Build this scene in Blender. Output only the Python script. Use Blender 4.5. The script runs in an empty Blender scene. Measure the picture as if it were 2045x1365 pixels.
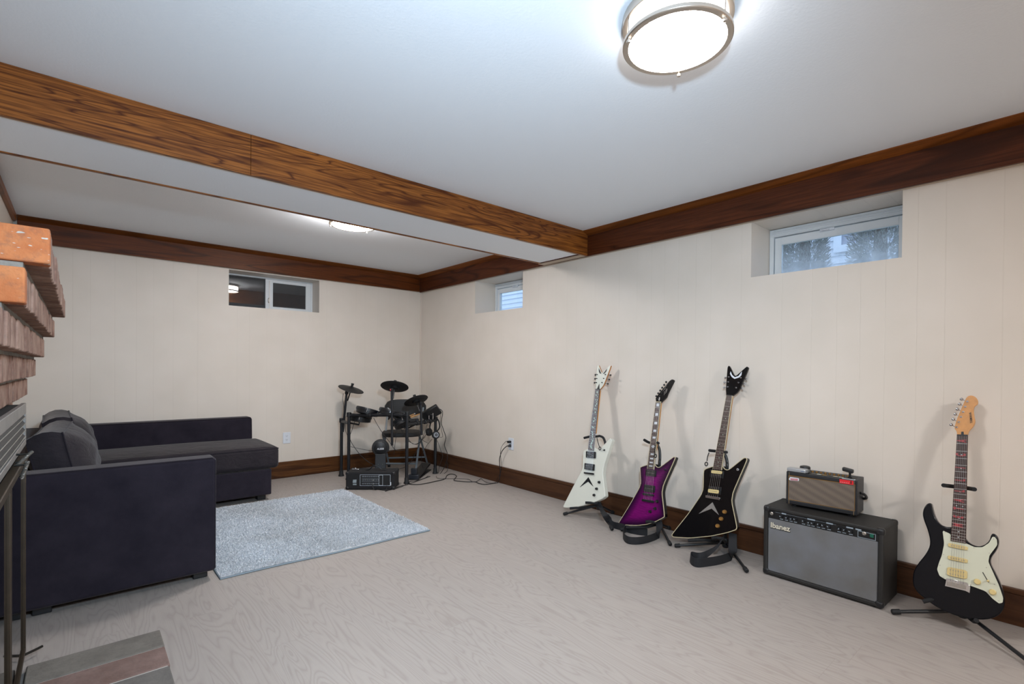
import bpy, bmesh, math, random
import numpy as np
from mathutils import Vector, Matrix
random.seed(7)
rng = np.random.default_rng(7)
scene = bpy.context.scene
COL = scene.collection
V = Vector
PI = math.pi

# ------------------------------------------------------------------ camera
W, H = 2045.0, 1365.0
F_PX, SHIFT_PX = 994.508, 64.966
YAW, PITCH, ROLL = 0.716353, -0.008369, 0.009270
CAM = V((-3.25437, -5.49773, 1.14597))
_f = V((math.sin(YAW), math.cos(YAW), 0)); _r = V((math.cos(YAW), -math.sin(YAW), 0)); _u = V((0, 0, 1))
FWD = _f * math.cos(PITCH) + _u * math.sin(PITCH)
_u2 = _u * math.cos(PITCH) - _f * math.sin(PITCH)
RGT = _r * math.cos(ROLL) + _u2 * math.sin(ROLL)
UPV = _u2 * math.cos(ROLL) - _r * math.sin(ROLL)
cd = bpy.data.cameras.new('camera')
cd.sensor_fit = 'HORIZONTAL'; cd.sensor_width = 36.0
cd.lens = F_PX / W * 36.0
cd.shift_y = SHIFT_PX / W
cd.clip_start = 0.02; cd.clip_end = 100
cam = bpy.data.objects.new('camera', cd); COL.objects.link(cam)
M4 = Matrix.Identity(4)
for i in range(3):
    M4[i][0] = RGT[i]; M4[i][1] = UPV[i]; M4[i][2] = -FWD[i]; M4[i][3] = CAM[i]
cam.matrix_world = M4
scene.camera = cam

# ------------------------------------------------------------------ world, lights, exposure
scene.view_settings.view_transform = 'Standard'
scene.view_settings.look = 'None'
scene.view_settings.gamma = 1.0
scene.view_settings.exposure = 0.7
scene.view_settings.use_curve_mapping = False
scene.cycles.use_denoising = True
scene.cycles.max_bounces = 8; scene.cycles.glossy_bounces = 3; scene.cycles.caustics_reflective = False; scene.cycles.caustics_refractive = False
wd = bpy.data.worlds.new('overcast_sky'); scene.world = wd; wd.use_nodes = True
wb = wd.node_tree.nodes['Background']
wb.inputs[0].default_value = (0.72, 0.82, 1.0, 1); wb.inputs[1].default_value = 1.5
LAMP_POWER = ((53.0, 6.0), (76.0, 82.0), (145.0, 110.0))   # lens and rim emission of the near, the far and the added rear ceiling light
# photographer's flash, held above and to the right of the camera
fl = bpy.data.lights.new('camera_flash', 'SPOT')
fl.energy = 136; fl.color = (0.60, 0.81, 1.0); fl.shadow_soft_size = 0.045; fl.spot_size = math.radians(134); fl.spot_blend = 1.0
flo = bpy.data.objects.new('camera_flash', fl); flo.location = (-2.93, -5.42, 1.61); flo.rotation_euler = V((2.5, 5.2, -.45)).to_track_quat('-Z', 'Y').to_euler(); COL.objects.link(flo)

# ------------------------------------------------------------------ picture point -> place
def ray(a, b):
    return FWD + RGT * ((a - W/2) / F_PX) - UPV * ((b - H/2 - SHIFT_PX) / F_PX)
def at(ax, val, a, b):
    d = ray(a, b); return CAM + d * ((val - CAM[ax]) / d[ax])
def at_x(v, a, b): return at(0, v, a, b)
def at_y(v, a, b): return at(1, v, a, b)
def at_z(v, a, b): return at(2, v, a, b)
def upright(base, a, b):
    """height at which the vertical line through base meets picture row b"""
    d = ray(a, b); h = base - CAM
    t = math.hypot(h.x, h.y) / math.hypot(d.x, d.y); return (CAM + d*t).z
def depth_pt(a, b, ref):
    """point on the ray at the same distance along the view as ref"""
    return CAM + ray(a, b) * (ref - CAM).dot(FWD)

# ------------------------------------------------------------------ materials
def lin(h):
    h = h.lstrip('#'); o = []
    for i in (0, 2, 4):
        c = int(h[i:i+2], 16) / 255
        o.append(c/12.92 if c <= 0.04045 else ((c+0.055)/1.055)**2.4)
    return (*o, 1)
class NT:
    def __init__(s, name):
        s.m = bpy.data.materials.new(name); s.m.use_nodes = True
        s.t = s.m.node_tree; s.n = s.t.nodes; s.b = s.n['Principled BSDF']
        s._co = None
    def new(s, typ, **kw):
        n = s.n.new(typ)
        for k, v in kw.items(): setattr(n, k, v)
        return n
    def link(s, a, b): s.t.links.new(a, b)
    def co(s):
        if s._co is None: s._co = s.new('ShaderNodeNewGeometry').outputs['Position']
        return s._co
    def mapped(s, scale):
        n = s.new('ShaderNodeMapping'); n.inputs['Scale'].default_value = scale
        s.link(s.co(), n.inputs['Vector']); return n.outputs[0]
    def noise(s, vec, scale, detail=3, rough=.5, dist=0):
        n = s.new('ShaderNodeTexNoise'); n.inputs['Scale'].default_value = scale
        n.inputs['Detail'].default_value = detail; n.inputs['Roughness'].default_value = rough
        n.inputs['Distortion'].default_value = dist
        s.link(vec, n.inputs['Vector']); return n.outputs['Fac']
    def math(s, op, a, b=0.0, c=0.0, clamp=False):
        n = s.new('ShaderNodeMath', operation=op); n.use_clamp = clamp
        for i, x in enumerate((a, b, c)):
            if isinstance(x, (int, float)): n.inputs[i].default_value = x
            else: s.link(x, n.inputs[i])
        return n.outputs[0]
    def ramp(s, fac, stops, interp='LINEAR'):
        n = s.new('ShaderNodeValToRGB'); e = n.color_ramp; e.interpolation = interp
        while len(e.elements) < len(stops): e.elements.new(.5)
        for el, (p, c) in zip(e.elements, stops): el.position = p; el.color = c
        s.link(fac, n.inputs[0]); return n.outputs[0]
    def mix(s, fac, a, b, mode='MIX'):
        n = s.new('ShaderNodeMix', data_type='RGBA', blend_type=mode)
        for sock, x in ((n.inputs[0], fac), (n.inputs[6], a), (n.inputs[7], b)):
            if isinstance(x, (int, float)): sock.default_value = x
            elif isinstance(x, tuple): sock.default_value = x
            else: s.link(x, sock)
        return n.outputs[2]
    def bump(s, h, dist, strength=1.0):
        n = s.new('ShaderNodeBump'); n.inputs['Distance'].default_value = dist
        n.inputs['Strength'].default_value = strength
        s.link(h, n.inputs['Height']); s.link(n.outputs[0], s.b.inputs['Normal'])
    def base(s, c):
        if isinstance(c, tuple): s.b.inputs['Base Color'].default_value = c
        else: s.link(c, s.b.inputs['Base Color'])
    def set(s, **kw):
        names = dict(rough='Roughness', metal='Metallic', spec='Specular IOR Level', coat='Coat Weight', coatr='Coat Roughness',
                     sheen='Sheen Weight', sheenr='Sheen Roughness', trans='Transmission Weight', es='Emission Strength', alpha='Alpha')
        for k, v in kw.items():
            if k == 'ec': s.b.inputs['Emission Color'].default_value = v
            else: s.b.inputs[names[k]].default_value = v
        return s
def mat(name, col, rough=.5, metal=0., var=0.0, vscale=20, bump=0., bscale=200, **kw):
    t = NT(name); c = lin(col)
    t.set(rough=rough, metal=metal, **kw)
    if var:
        f = t.noise(t.co(), vscale, 4, .6)
        k0, k1 = 1 - var, 1 + var
        t.base(t.ramp(f, [(.3, (c[0]*k0, c[1]*k0, c[2]*k0, 1)), (.7, (min(c[0]*k1,1), min(c[1]*k1,1), min(c[2]*k1,1), 1))]))
    else: t.base(c)
    if bump: t.bump(t.noise(t.co(), bscale, 2), bump)
    return t.m
def wood(name, light, dark, axis, rough=.4, freq=9.0, lowscale=1.0, contrast=1.0, coat=.1):
    """stained oak: contour lines of a stretched noise make the cathedral figure, plus fine pores"""
    t = NT(name)
    st = {'X': (.22, 2.2, 2.2), 'Y': (2.2, .22, 2.2)}[axis]
    fine = {'X': (4., 140., 140.), 'Y': (140., 4., 140.)}[axis]
    n = t.noise(t.mapped(st), 2.2*lowscale, 2, .5, .6)
    rings = t.math('PINGPONG', t.math('MULTIPLY', n, freq), .5)
    rings = t.math('MULTIPLY', rings, 2.0)
    c = t.ramp(rings, [(0.0, lin(dark)), (.35, lin(light)), (1.0, lin(light))])
    pores = t.noise(t.mapped(fine), 1.0, 3, .6)
    c2 = t.mix(t.math('MULTIPLY', t.ramp(pores, [(.42, (1,1,1,1)), (.62, (0,0,0,1))]), .55*contrast), c, lin(dark))
    big = t.noise(t.mapped(st), .9, 2)
    c3 = t.mix(t.math('MULTIPLY', t.ramp(big, [(.35, (0,0,0,1)), (.7, (1,1,1,1))]), .45), c2, lin(dark))
    t.base(c3); t.set(rough=rough, spec=.22, coat=coat*.3, coatr=.35)
    t.bump(pores, .0006)
    return t.m
def groove_wall(name, axis, positions, period, origin):
    """cream painted board panelling: narrow vertical grooves at the given places of each sheet"""
    t = NT(name)
    sp = t.new('ShaderNodeSeparateXYZ'); t.link(t.co(), sp.inputs[0])
    x = sp.outputs[0 if axis == 'X' else 1]
    f = t.math('FRACT', t.math('DIVIDE', t.math('SUBTRACT', x, origin), period))
    k = None
    for p in positions:
        d = t.math('ABSOLUTE', t.math('SUBTRACT', f, p / period))
        g = t.math('SUBTRACT', 1.0, t.math('DIVIDE', d, .0032 / period), clamp=True)
        k = g if k is None else t.math('MAXIMUM', k, g)
    soft = t.noise(t.co(), 3.0, 2)
    c = t.ramp(soft, [(.3, lin('#DAD1C6')), (.7, lin('#E0D7CD'))])
    c = t.mix(t.math('MULTIPLY', k, .07), c, lin('#A89C8D'))
    t.base(c); t.set(rough=.42, spec=.35)
    h = t.math('ADD', t.math('MULTIPLY', k, -1.0), t.math('MULTIPLY', t.noise(t.co(), 260, 2), .10))
    t.bump(h, .0005)
    return t.m
def floor_mat():
    t = NT('laminate_floor')
    sp = t.new('ShaderNodeSeparateXYZ'); t.link(t.co(), sp.inputs[0])
    pw = .192
    row = t.math('FLOOR', t.math('DIVIDE', sp.outputs[0], pw))
    fx = t.math('FRACT', t.math('DIVIDE', sp.outputs[0], pw))
    wn = t.new('ShaderNodeTexWhiteNoise', noise_dimensions='1D'); t.link(row, wn.inputs['W'])
    ly = t.math('ADD', sp.outputs[1], t.math('MULTIPLY', wn.outputs['Value'], 1.38))
    fy = t.math('FRACT', t.math('DIVIDE', ly, 1.38)); col = t.math('FLOOR', t.math('DIVIDE', ly, 1.38))
    wn2 = t.new('ShaderNodeTexWhiteNoise', noise_dimensions='2D')
    cv = t.new('ShaderNodeCombineXYZ'); t.link(row, cv.inputs[0]); t.link(col, cv.inputs[1]); t.link(cv.outputs[0], wn2.inputs['Vector'])
    g = t.new('ShaderNodeCombineXYZ')
    t.link(t.math('MULTIPLY', sp.outputs[0], 8.0), g.inputs[0])
    t.link(t.math('MULTIPLY', sp.outputs[1], 1.15), g.inputs[1])
    t.link(t.math('MULTIPLY', wn2.outputs['Value'], 37.0), g.inputs[2])
    n = t.noise(g.outputs[0], .85, 2.5, .5, .5)
    rings = t.math('MULTIPLY', t.math('PINGPONG', t.math('MULTIPLY', n, 22.0), .5), 2.0)
    c = t.ramp(rings, [(0.0, lin('#9A928D')), (.22, lin('#A19A95')), (.5, lin('#A69F9A')), (1.0, lin('#A8A19C'))])
    fine = t.noise(t.mapped((170., 5., 1.)), 1.0, 3, .6)
    c = t.mix(t.math('MULTIPLY', t.ramp(fine, [(.4, (1,1,1,1)), (.65, (0,0,0,1))]), .22), c, lin('#9A918B'))
    c = t.mix(t.math('MULTIPLY', wn2.outputs['Value'], .13), c, lin('#A89B93'))
    ex = t.math('LESS_THAN', t.math('ABSOLUTE', t.math('SUBTRACT', fx, .5)), .4965)
    ey = t.math('LESS_THAN', t.math('ABSOLUTE', t.math('SUBTRACT', fy, .5)), .4993)
    seam = t.math('SUBTRACT', 1.0, t.math('MULTIPLY', ex, ey))
    c = t.mix(t.math('MULTIPLY', seam, .30), c, lin('#877E78'))
    t.base(c); t.set(rough=.43, spec=.35)
    t.bump(fine, .0003)
    return t.m
def brick_mat(name, a, b, speck=None, ridges=False):
    t = NT(name)
    n = t.noise(t.co(), 9, 5, .65)
    c = t.ramp(n, [(.32, lin(a)), (.68, lin(b))])
    if speck:
        s = t.noise(t.mapped((60, 60, 150)), 1.0, 1)
        c = t.mix(t.ramp(s, [(.70, (0,0,0,1)), (.74, (1,1,1,1))]), c, lin(speck))
    t.base(c); t.set(rough=.85)
    t.base(t.mix(t.math('MULTIPLY', t.ramp(t.noise(t.co(), 55, 4, .7), [(.5, (0,0,0,1)), (.72, (1,1,1,1))]), .35), c, lin('#4E4A46')))
    t.bump(t.noise(t.mapped((30, 260, 20)) if ridges else t.co(), 1.0 if ridges else 120, 3), .004 if ridges else .0015)
    return t.m
def glass_mat(name, tint=(1, 1, 1, 1), fog=None, ior=1.5, dust=0.):
    t = NT(name); t.n.remove(t.b)
    out = [n for n in t.n if n.type == 'OUTPUT_MATERIAL'][0]
    tr = t.new('ShaderNodeBsdfTransparent'); tr.inputs[0].default_value = tint
    gl = t.new('ShaderNodeBsdfGlossy'); gl.inputs['Roughness'].default_value = .01
    ge = t.new('ShaderNodeNewGeometry'); dt = t.new('ShaderNodeVectorMath', operation='DOT_PRODUCT'); t.link(ge.outputs['Normal'], dt.inputs[0]); t.link(ge.outputs['Incoming'], dt.inputs[1])
    f0 = ((ior-1)/(ior+1))**2
    fres = t.math('ADD', f0, t.math('MULTIPLY', 1-f0, t.math('POWER', t.math('SUBTRACT', 1.0, t.math('ABSOLUTE', dt.outputs['Value'])), 5.0)), clamp=True)
    mx = t.new('ShaderNodeMixShader'); t.link(fres, mx.inputs[0]); t.link(tr.outputs[0], mx.inputs[1]); t.link(gl.outputs[0], mx.inputs[2])
    last = mx.outputs[0]
    if dust:
        dd = t.new('ShaderNodeBsdfDiffuse'); dd.inputs[0].default_value = lin('#8E9296')
        m3 = t.new('ShaderNodeMixShader'); m3.inputs[0].default_value = dust; t.link(last, m3.inputs[1]); t.link(dd.outputs[0], m3.inputs[2]); last = m3.outputs[0]
    if fog:   # condensation misting the lower part of the pane
        z0, z1, amt = fog
        sp = t.new('ShaderNodeSeparateXYZ'); t.link(t.co(), sp.inputs[0])
        g = t.math('DIVIDE', t.math('SUBTRACT', z1, sp.outputs[2]), z1 - z0, clamp=True)
        g = t.math('MULTIPLY', t.math('MULTIPLY', t.math('ADD', g, .04), t.math('ADD', t.noise(t.co(), 14, 3), .35)), amt, clamp=True)
        df = t.new('ShaderNodeBsdfTranslucent'); df.inputs[0].default_value = lin('#EEF3F8')
        m2 = t.new('ShaderNodeMixShader'); t.link(g, m2.inputs[0]); t.link(last, m2.inputs[1]); t.link(df.outputs[0], m2.inputs[2]); last = m2.outputs[0]
    t.link(last, out.inputs[0])
    return t.m
def emit_mat(name, col, strength):
    t = NT(name); t.base(lin('#FFFFFF')); t.set(rough=.4, ec=lin(col), es=strength); return t.m

# ------------------------------------------------------------------ mesh helpers
class MB:
    def __init__(s): s.v = []; s.f = []; s.mi = []; s.cur = 0
    def add(s, vs, fs):
        o = len(s.v); s.v += [tuple(v) for v in vs]
        for f in fs: s.f.append([i + o for i in f]); s.mi.append(s.cur)
        return s
    def boxf(s, o, e1, e2, e3, a, b, c):
        vs = [V(o) + V(e1)*x + V(e2)*y + V(e3)*z for z in c for y in b for x in a]
        return s.add(vs, [(0,2,3,1),(4,5,7,6),(0,1,5,4),(2,6,7,3),(0,4,6,2),(1,3,7,5)])
    def box(s, lo, hi):
        return s.boxf((0,0,0), (1,0,0), (0,1,0), (0,0,1), (lo[0],hi[0]), (lo[1],hi[1]), (lo[2],hi[2]))
    def tube(s, pts, r, n=10, closed=False, caps=True):
        pts = [V(p) for p in pts]; N = len(pts)
        rs = r if isinstance(r, (list, tuple)) else [r]*N
        tang = []
        for i in range(N):
            a = pts[(i-1) % N] if (closed or i > 0) else pts[i]
            b = pts[(i+1) % N] if (closed or i < N-1) else pts[i]
            tang.append((b-a).normalized())
        ref = V((0,0,1)) if abs(tang[0].z) < .9 else V((1,0,0))
        nx = tang[0].cross(ref).normalized(); vs = []
        for i in range(N):
            t = tang[i]; nx = (nx - t*nx.dot(t))
            nx = nx.normalized() if nx.length > 1e-6 else t.orthogonal().normalized()
            ny = t.cross(nx)
            for k in range(n):
                a = 2*PI*k/n; vs.append(pts[i] + (nx*math.cos(a) + ny*math.sin(a))*rs[i])
        fs = []
        for i in range(N if closed else N-1):
            j = (i+1) % N
            for k in range(n):
                l = (k+1) % n; fs.append((i*n+k, i*n+l, j*n+l, j*n+k))
        if caps and not closed: fs += [tuple(range(n))[::-1], tuple(range((N-1)*n, N*n))]
        return s.add(vs, fs)
    def lathe(s, o, axis, prof, n=28, e1=None, cap0=True, cap1=True):
        ax = V(axis).normalized(); e1 = V(e1) if e1 else ax.orthogonal(); e1.normalize(); e2 = ax.cross(e1); o = V(o); vs = []
        for r, h in prof:
            for k in range(n):
                a = 2*PI*k/n; vs.append(o + ax*h + (e1*math.cos(a) + e2*math.sin(a))*r)
        fs = []
        for i in range(len(prof)-1):
            for k in range(n):
                l = (k+1) % n; fs.append((i*n+k, i*n+l, (i+1)*n+l, (i+1)*n+k))
        if cap0: fs.append(tuple(range(n))[::-1])
        if cap1: fs.append(tuple(range((len(prof)-1)*n, len(prof)*n)))
        return s.add(vs, fs)
    def prism(s, poly, fr, h0, h1):
        o, e1, e2, n = fr; N = len(poly)
        vs = [o + e1*x + e2*y + n*h for h in (h0, h1) for x, y in poly]
        fs = [tuple(range(N))[::-1], tuple(range(N, 2*N))]
        for i in range(N):
            j = (i+1) % N; fs.append((i, j, N+j, N+i))
        return s.add(vs, fs)
    def ringprism(s, outer, inner, fr, h0, h1):
        o, e1, e2, n = fr; N = len(outer)
        P = lambda q, h: o + e1*q[0] + e2*q[1] + n*h
        vs = [P(q, h0) for q in outer] + [P(q, h0) for q in inner] + [P(q, h1) for q in outer] + [P(q, h1) for q in inner]
        fs = []
        for i in range(N):
            j = (i+1) % N
            fs += [(2*N+i, 2*N+j, 3*N+j, 3*N+i), (i, N+i, N+j, j), (i, j, 2*N+j, 2*N+i), (N+i, 3*N+i, 3*N+j, N+j)]
        return s.add(vs, fs)
    def ribbon(s, pts, wv, th):
        pts = [V(p) for p in pts]; wv = [V(w) for w in wv]; vs = []; N = len(pts)
        for i in range(N):
            t = (pts[min(i+1, N-1)] - pts[max(i-1, 0)]).normalized(); nn = t.cross(wv[i]).normalized()*th*.5
            for a, b in ((-.5, -1), (.5, -1), (.5, 1), (-.5, 1)): vs.append(pts[i] + wv[i]*a + nn*b)
        fs = [(0,1,2,3), (4*N-1, 4*N-2, 4*N-3, 4*N-4)]
        for i in range(N-1):
            for k in range(4):
                l = (k+1) % 4; fs.append((4*i+k, 4*i+4+k, 4*i+4+l, 4*i+l))
        return s.add(vs, fs)
    def build(s, name, mats, parent=None, bevel=0, seg=2, smooth=True, angle=38, sub=0, label=None):
        me = bpy.data.meshes.new(name)
        org = V((0, 0, 0))
        if parent is None and s.v:
            a = np.array(s.v); lo, hi = a.min(0), a.max(0); org = V(((lo[0]+hi[0])/2, (lo[1]+hi[1])/2, lo[2]))
            s.v = [tuple(V(v) - org) for v in s.v]
        me.from_pydata(s.v, [], s.f)
        if not isinstance(mats, (list, tuple)): mats = [mats]
        for m in mats: me.materials.append(m)
        me.polygons.foreach_set('material_index', s.mi)
        bm = bmesh.new(); bm.from_mesh(me); bmesh.ops.recalc_face_normals(bm, faces=bm.faces); bm.to_mesh(me); bm.free()
        if smooth:
            me.polygons.foreach_set('use_smooth', [True]*len(me.polygons)); me.set_sharp_from_angle(angle=math.radians(angle))
        ob = bpy.data.objects.new(name, me); COL.objects.link(ob); ob.location = org
        if parent is not None:
            ob.parent = parent
            wl = V(parent.get('_w', (0, 0, 0))) if parent.type == 'EMPTY' else V((0, 0, 0))
            ob.matrix_parent_inverse = Matrix.Translation(-(parent.location if parent.type == 'EMPTY' or parent.parent is None else V((0,0,0))))
        if bevel:
            b = ob.modifiers.new('edge', 'BEVEL'); b.width = bevel; b.segments = seg; b.limit_method = 'ANGLE'; b.angle_limit = math.radians(40)
        if sub:
            b = ob.modifiers.new('smooth', 'SUBSURF'); b.levels = sub; b.render_levels = sub
        if label: ob['label'] = label
        return ob
def thing(name, label, cat, loc, group=None):
    o = bpy.data.objects.new(name, None); COL.objects.link(o); o.location = loc
    o.empty_display_size = .1
    o['label'] = label; o['category'] = cat
    if group: o['group'] = group
    return o
def tag(o, label, cat, group=None):
    o['label'] = label; o['category'] = cat
    if group: o['group'] = group
    return o
def struct(o, label, cat):
    o['kind'] = 'structure'; o['label'] = label; o['category'] = cat; return o
def text(body, size, o, e1, e2, m, parent, name='lettering', extrude=.0006, bold=0., align='LEFT', wide=1.):
    cu = bpy.data.curves.new(name, 'FONT'); cu.body = body; cu.size = size; cu.extrude = extrude; cu.offset = bold
    cu.align_x = align; cu.align_y = 'CENTER'; cu.resolution_u = 3
    ob = bpy.data.objects.new(name, cu); COL.objects.link(ob); cu.materials.append(m)
    e1 = V(e1).normalized(); e2 = V(e2); e2 = (e2 - e1*e2.dot(e1)).normalized(); n = e1.cross(e2)
    X = Matrix.Identity(4)
    for i in range(3): X[i][0] = e1[i]*wide; X[i][1] = e2[i]; X[i][2] = n[i]; X[i][3] = o[i]
    bpy.context.view_layer.update()
    me = bpy.data.meshes.new_from_object(ob.evaluated_get(bpy.context.evaluated_depsgraph_get()))
    bpy.data.objects.remove(ob); me.transform(X); me.name = name
    ob = bpy.data.objects.new(name, me); COL.objects.link(ob)
    if not me.materials: me.materials.append(m)
    if parent is not None:
        ob.parent = parent
        ob.matrix_parent_inverse = Matrix.Translation(-(parent.location if parent.type == 'EMPTY' or parent.parent is None else V((0,0,0))))
    return ob
def chaikin(p, it=2, q=.22):
    for _ in range(it):
        r = []
        for i in range(len(p)):
            a, b = p[i], p[(i+1) % len(p)]
            r += [(a[0]*(1-q)+b[0]*q, a[1]*(1-q)+b[1]*q), (a[0]*q+b[0]*(1-q), a[1]*q+b[1]*(1-q))]
        p = r
    return p
def inset(poly, d):
    a = sum(poly[i][0]*poly[(i+1) % len(poly)][1] - poly[(i+1) % len(poly)][0]*poly[i][1] for i in range(len(poly)))
    sg = 1 if a > 0 else -1; out = []; N = len(poly)
    for i in range(N):
        p0, p1, p2 = poly[i-1], poly[i], poly[(i+1) % N]
        n1 = V((-(p1[1]-p0[1]), p1[0]-p0[0])).normalized()*sg; n2 = V((-(p2[1]-p1[1]), p2[0]-p1[0])).normalized()*sg
        m = n1 + n2; m = m.normalized() if m.length > 1e-6 else n1
        k = d / max(.45, m.dot(n1)); out.append((p1[0]+m.x*k, p1[1]+m.y*k))
    return out
def spline(pts, n=8):
    """smooth path through points (Catmull-Rom)"""
    P = [V(p) for p in pts]; out = []
    for i in range(len(P)-1):
        p0 = P[max(i-1, 0)]; p1 = P[i]; p2 = P[i+1]; p3 = P[min(i+2, len(P)-1)]
        for k in range(n):
            t = k/n
            out.append(.5*((2*p1) + (p2-p0)*t + (2*p0-5*p1+4*p2-p3)*t*t + (3*p1-p0-3*p2+p3)*t**3))
    out.append(P[-1]); return out
def crop(ox, oy, s, pts): return [(ox + x/s, oy + y/s) for x, y in pts]

# ------------------------------------------------------------------ shared materials
m_ceil = mat('ceiling_paint', '#EAEFF5', .75, bump=.0006, bscale=90)
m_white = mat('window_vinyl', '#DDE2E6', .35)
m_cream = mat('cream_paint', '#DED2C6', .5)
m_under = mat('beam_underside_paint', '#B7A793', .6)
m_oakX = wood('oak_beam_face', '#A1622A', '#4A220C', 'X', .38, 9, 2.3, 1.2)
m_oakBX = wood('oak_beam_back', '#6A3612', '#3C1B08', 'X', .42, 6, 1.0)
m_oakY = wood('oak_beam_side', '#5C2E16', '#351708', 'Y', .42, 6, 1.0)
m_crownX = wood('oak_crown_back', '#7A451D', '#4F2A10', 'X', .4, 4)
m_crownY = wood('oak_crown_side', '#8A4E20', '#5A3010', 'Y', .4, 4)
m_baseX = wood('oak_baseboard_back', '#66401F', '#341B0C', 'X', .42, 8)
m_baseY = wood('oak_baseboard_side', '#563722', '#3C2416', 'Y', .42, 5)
m_black = mat('black_plastic', '#17181B', .42)
m_blackm = mat('black_metal', '#15171B', .35, spec=.5)
m_rubber = mat('black_rubber', '#121316', .7)
m_chrome = mat('chrome', '#C9CBD0', .14, 1.0)
m_steel = mat('brushed_steel', '#B5B0AA', .34, 1.0)
m_whitepl = mat('white_plastic', '#D9DEE6', .4)
m_dark = mat('dark_slot', '#0C0C0D', .7)

# ------------------------------------------------------------------ room shell
ZC, ZB = 2.3077, 2.106           # ceiling, underside of the beams
XL, YF = -3.64, -8.6             # left wall, wall behind the camera
BT, CT, TB, HB = .0484, .1068, .0194, .168
def slab(name, lo, hi, m, label, cat, bevel=0):
    b = MB(); b.box(lo, hi); return struct(b.build(name, m, None, bevel, smooth=False), label, cat)
slab('floor', (XL-.3, YF-.3, -.15), (.3, .3, 0), floor_mat(), 'pale grey wood-look laminate floor', 'floor')
slab('ceiling', (XL-.3, YF-.3, ZC), (.3, .3, ZC+.15), m_ceil, 'smooth white painted ceiling', 'ceiling')
WT = .32; WR = .36
gb = [-3.292, -3.182, -3.020, -2.872, -2.746, -2.600, -2.411, -2.325]
per = 1.2192
m_wb = groove_wall('wall_back_paint', 'X', sorted(((g + 3.6) % per) for g in (-3.292, -3.182, -3.020, -2.872, -2.746, -2.600, -2.411)) + [.98*per], per, -3.6)
m_wr = groove_wall('wall_right_paint', 'Y', [.05, .16, .294, .407, .519, .648, .814, 1.063], per, -2.60-.05)
# back wall with its window opening
wx0, wx1, wz = -2.147, -1.2711, 1.756
b = MB()
b.box((XL-.3, 0, 0), (wx0, WT, ZC)); b.box((wx1, 0, 0), (.3, WT, ZC)); b.box((wx0, 0, 0), (wx1, WT, wz)); b.box((wx0, 0, ZB), (wx1, WT, ZC))
struct(b.build('wall_back', m_wb, smooth=False), 'cream panelled back wall behind the sofa', 'wall')
A0, A1 = -4.863, -4.0861; B0, B1 = -1.9065, -1.1371; azr = 1.757
b = MB()
for y0, y1 in ((YF-.3, A0), (A1, B0), (B1, 0.0)): b.box((0, y0, 0), (WR, y1, ZC))
for y0, y1 in ((A0, A1), (B0, B1)): b.box((0, y0, 0), (WR, y1, azr)); b.box((0, y0, ZB+.004), (WR, y1, ZC))
struct(b.build('wall_right', m_wr, smooth=False), 'cream panelled wall behind the guitars', 'wall')
slab('wall_left', (XL-.2, YF-.3, 0), (XL, 0, ZC), m_cream, 'cream wall behind the fireplace', 'wall')
slab('wall_front', (XL, YF-.2, 0), (0, YF, ZC), m_cream, 'cream wall facing the window wall', 'wall')
# corner bead
b = MB(); b.box((-.012, -.012, HB), (-.0005, -.0005, ZB)); struct(b.build('trim_1', m_cream, smooth=False), 'narrow cream strip in the room corner', 'trim')
# baseboards (with a slightly thinner cap line on top)
def baseboard(name, pts, m, label):
    b = MB()
    for lo, hi in pts: b.box(lo, hi)
    return struct(b.build(name, m, None, .003), label, 'baseboard')
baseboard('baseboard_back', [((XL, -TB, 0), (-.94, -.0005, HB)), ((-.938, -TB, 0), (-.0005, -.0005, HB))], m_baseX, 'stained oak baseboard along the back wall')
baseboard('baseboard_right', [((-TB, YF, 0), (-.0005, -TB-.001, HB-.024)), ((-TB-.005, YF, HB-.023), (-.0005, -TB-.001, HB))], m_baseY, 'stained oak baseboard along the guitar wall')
# perimeter beams: board, painted underside, crown strip
def beam_y(name, y0, y1, label):
    root = thing(name, label, 'beam', (-.03, (y0+y1)/2, ZB)); root['kind'] = 'structure'
    b = MB(); b.box((-BT, y0, ZB), (-BT+.019, y1, ZC)); b.build('face_board', m_oakY, root, .0015)
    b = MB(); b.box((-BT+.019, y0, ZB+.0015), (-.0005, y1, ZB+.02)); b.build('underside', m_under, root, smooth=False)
    b = MB(); fr = (V((0, y0, 0)), V((1,0,0)), V((0,0,1)), V((0,1,0)))
    b.prism([(-CT, ZC-.0003), (-CT, ZC-.006), (-BT-.012, ZC-.027), (-BT, ZC-.031), (-BT, ZC-.0003)], fr, 0, y1-y0); b.build('crown_strip', m_crownY, root)
def beam_x(name, x0, x1, label):
    zl = ZB + .0085
    root = thing(name, label, 'beam', ((x0+x1)/2, -.03, zl)); root['kind'] = 'structure'
    b = MB(); b.box((x0, -BT, zl), (x1, -BT+.019, ZC)); b.build('face_board', m_oakBX, root, .0015)
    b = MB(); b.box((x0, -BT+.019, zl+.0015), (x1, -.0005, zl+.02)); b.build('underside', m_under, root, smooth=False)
    b = MB(); fr = (V((x0, 0, 0)), V((0,1,0)), V((0,0,1)), V((1,0,0)))
    b.prism([(-CT, ZC-.0003), (-CT, ZC-.006), (-BT-.012, ZC-.027), (-BT, ZC-.031), (-BT, ZC-.0003)], fr, 0, x1-x0); b.build('crown_strip', m_crownX, root)
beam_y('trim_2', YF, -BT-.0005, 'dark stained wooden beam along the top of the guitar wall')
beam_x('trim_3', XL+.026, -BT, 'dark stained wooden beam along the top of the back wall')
slab('trim_4', (XL+.0005, -2.24, ZC-.052), (XL+.025, -CT, ZC-.0005), m_crownY, 'flat brown trim at the top of the left wall', 'trim', .002)
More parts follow.
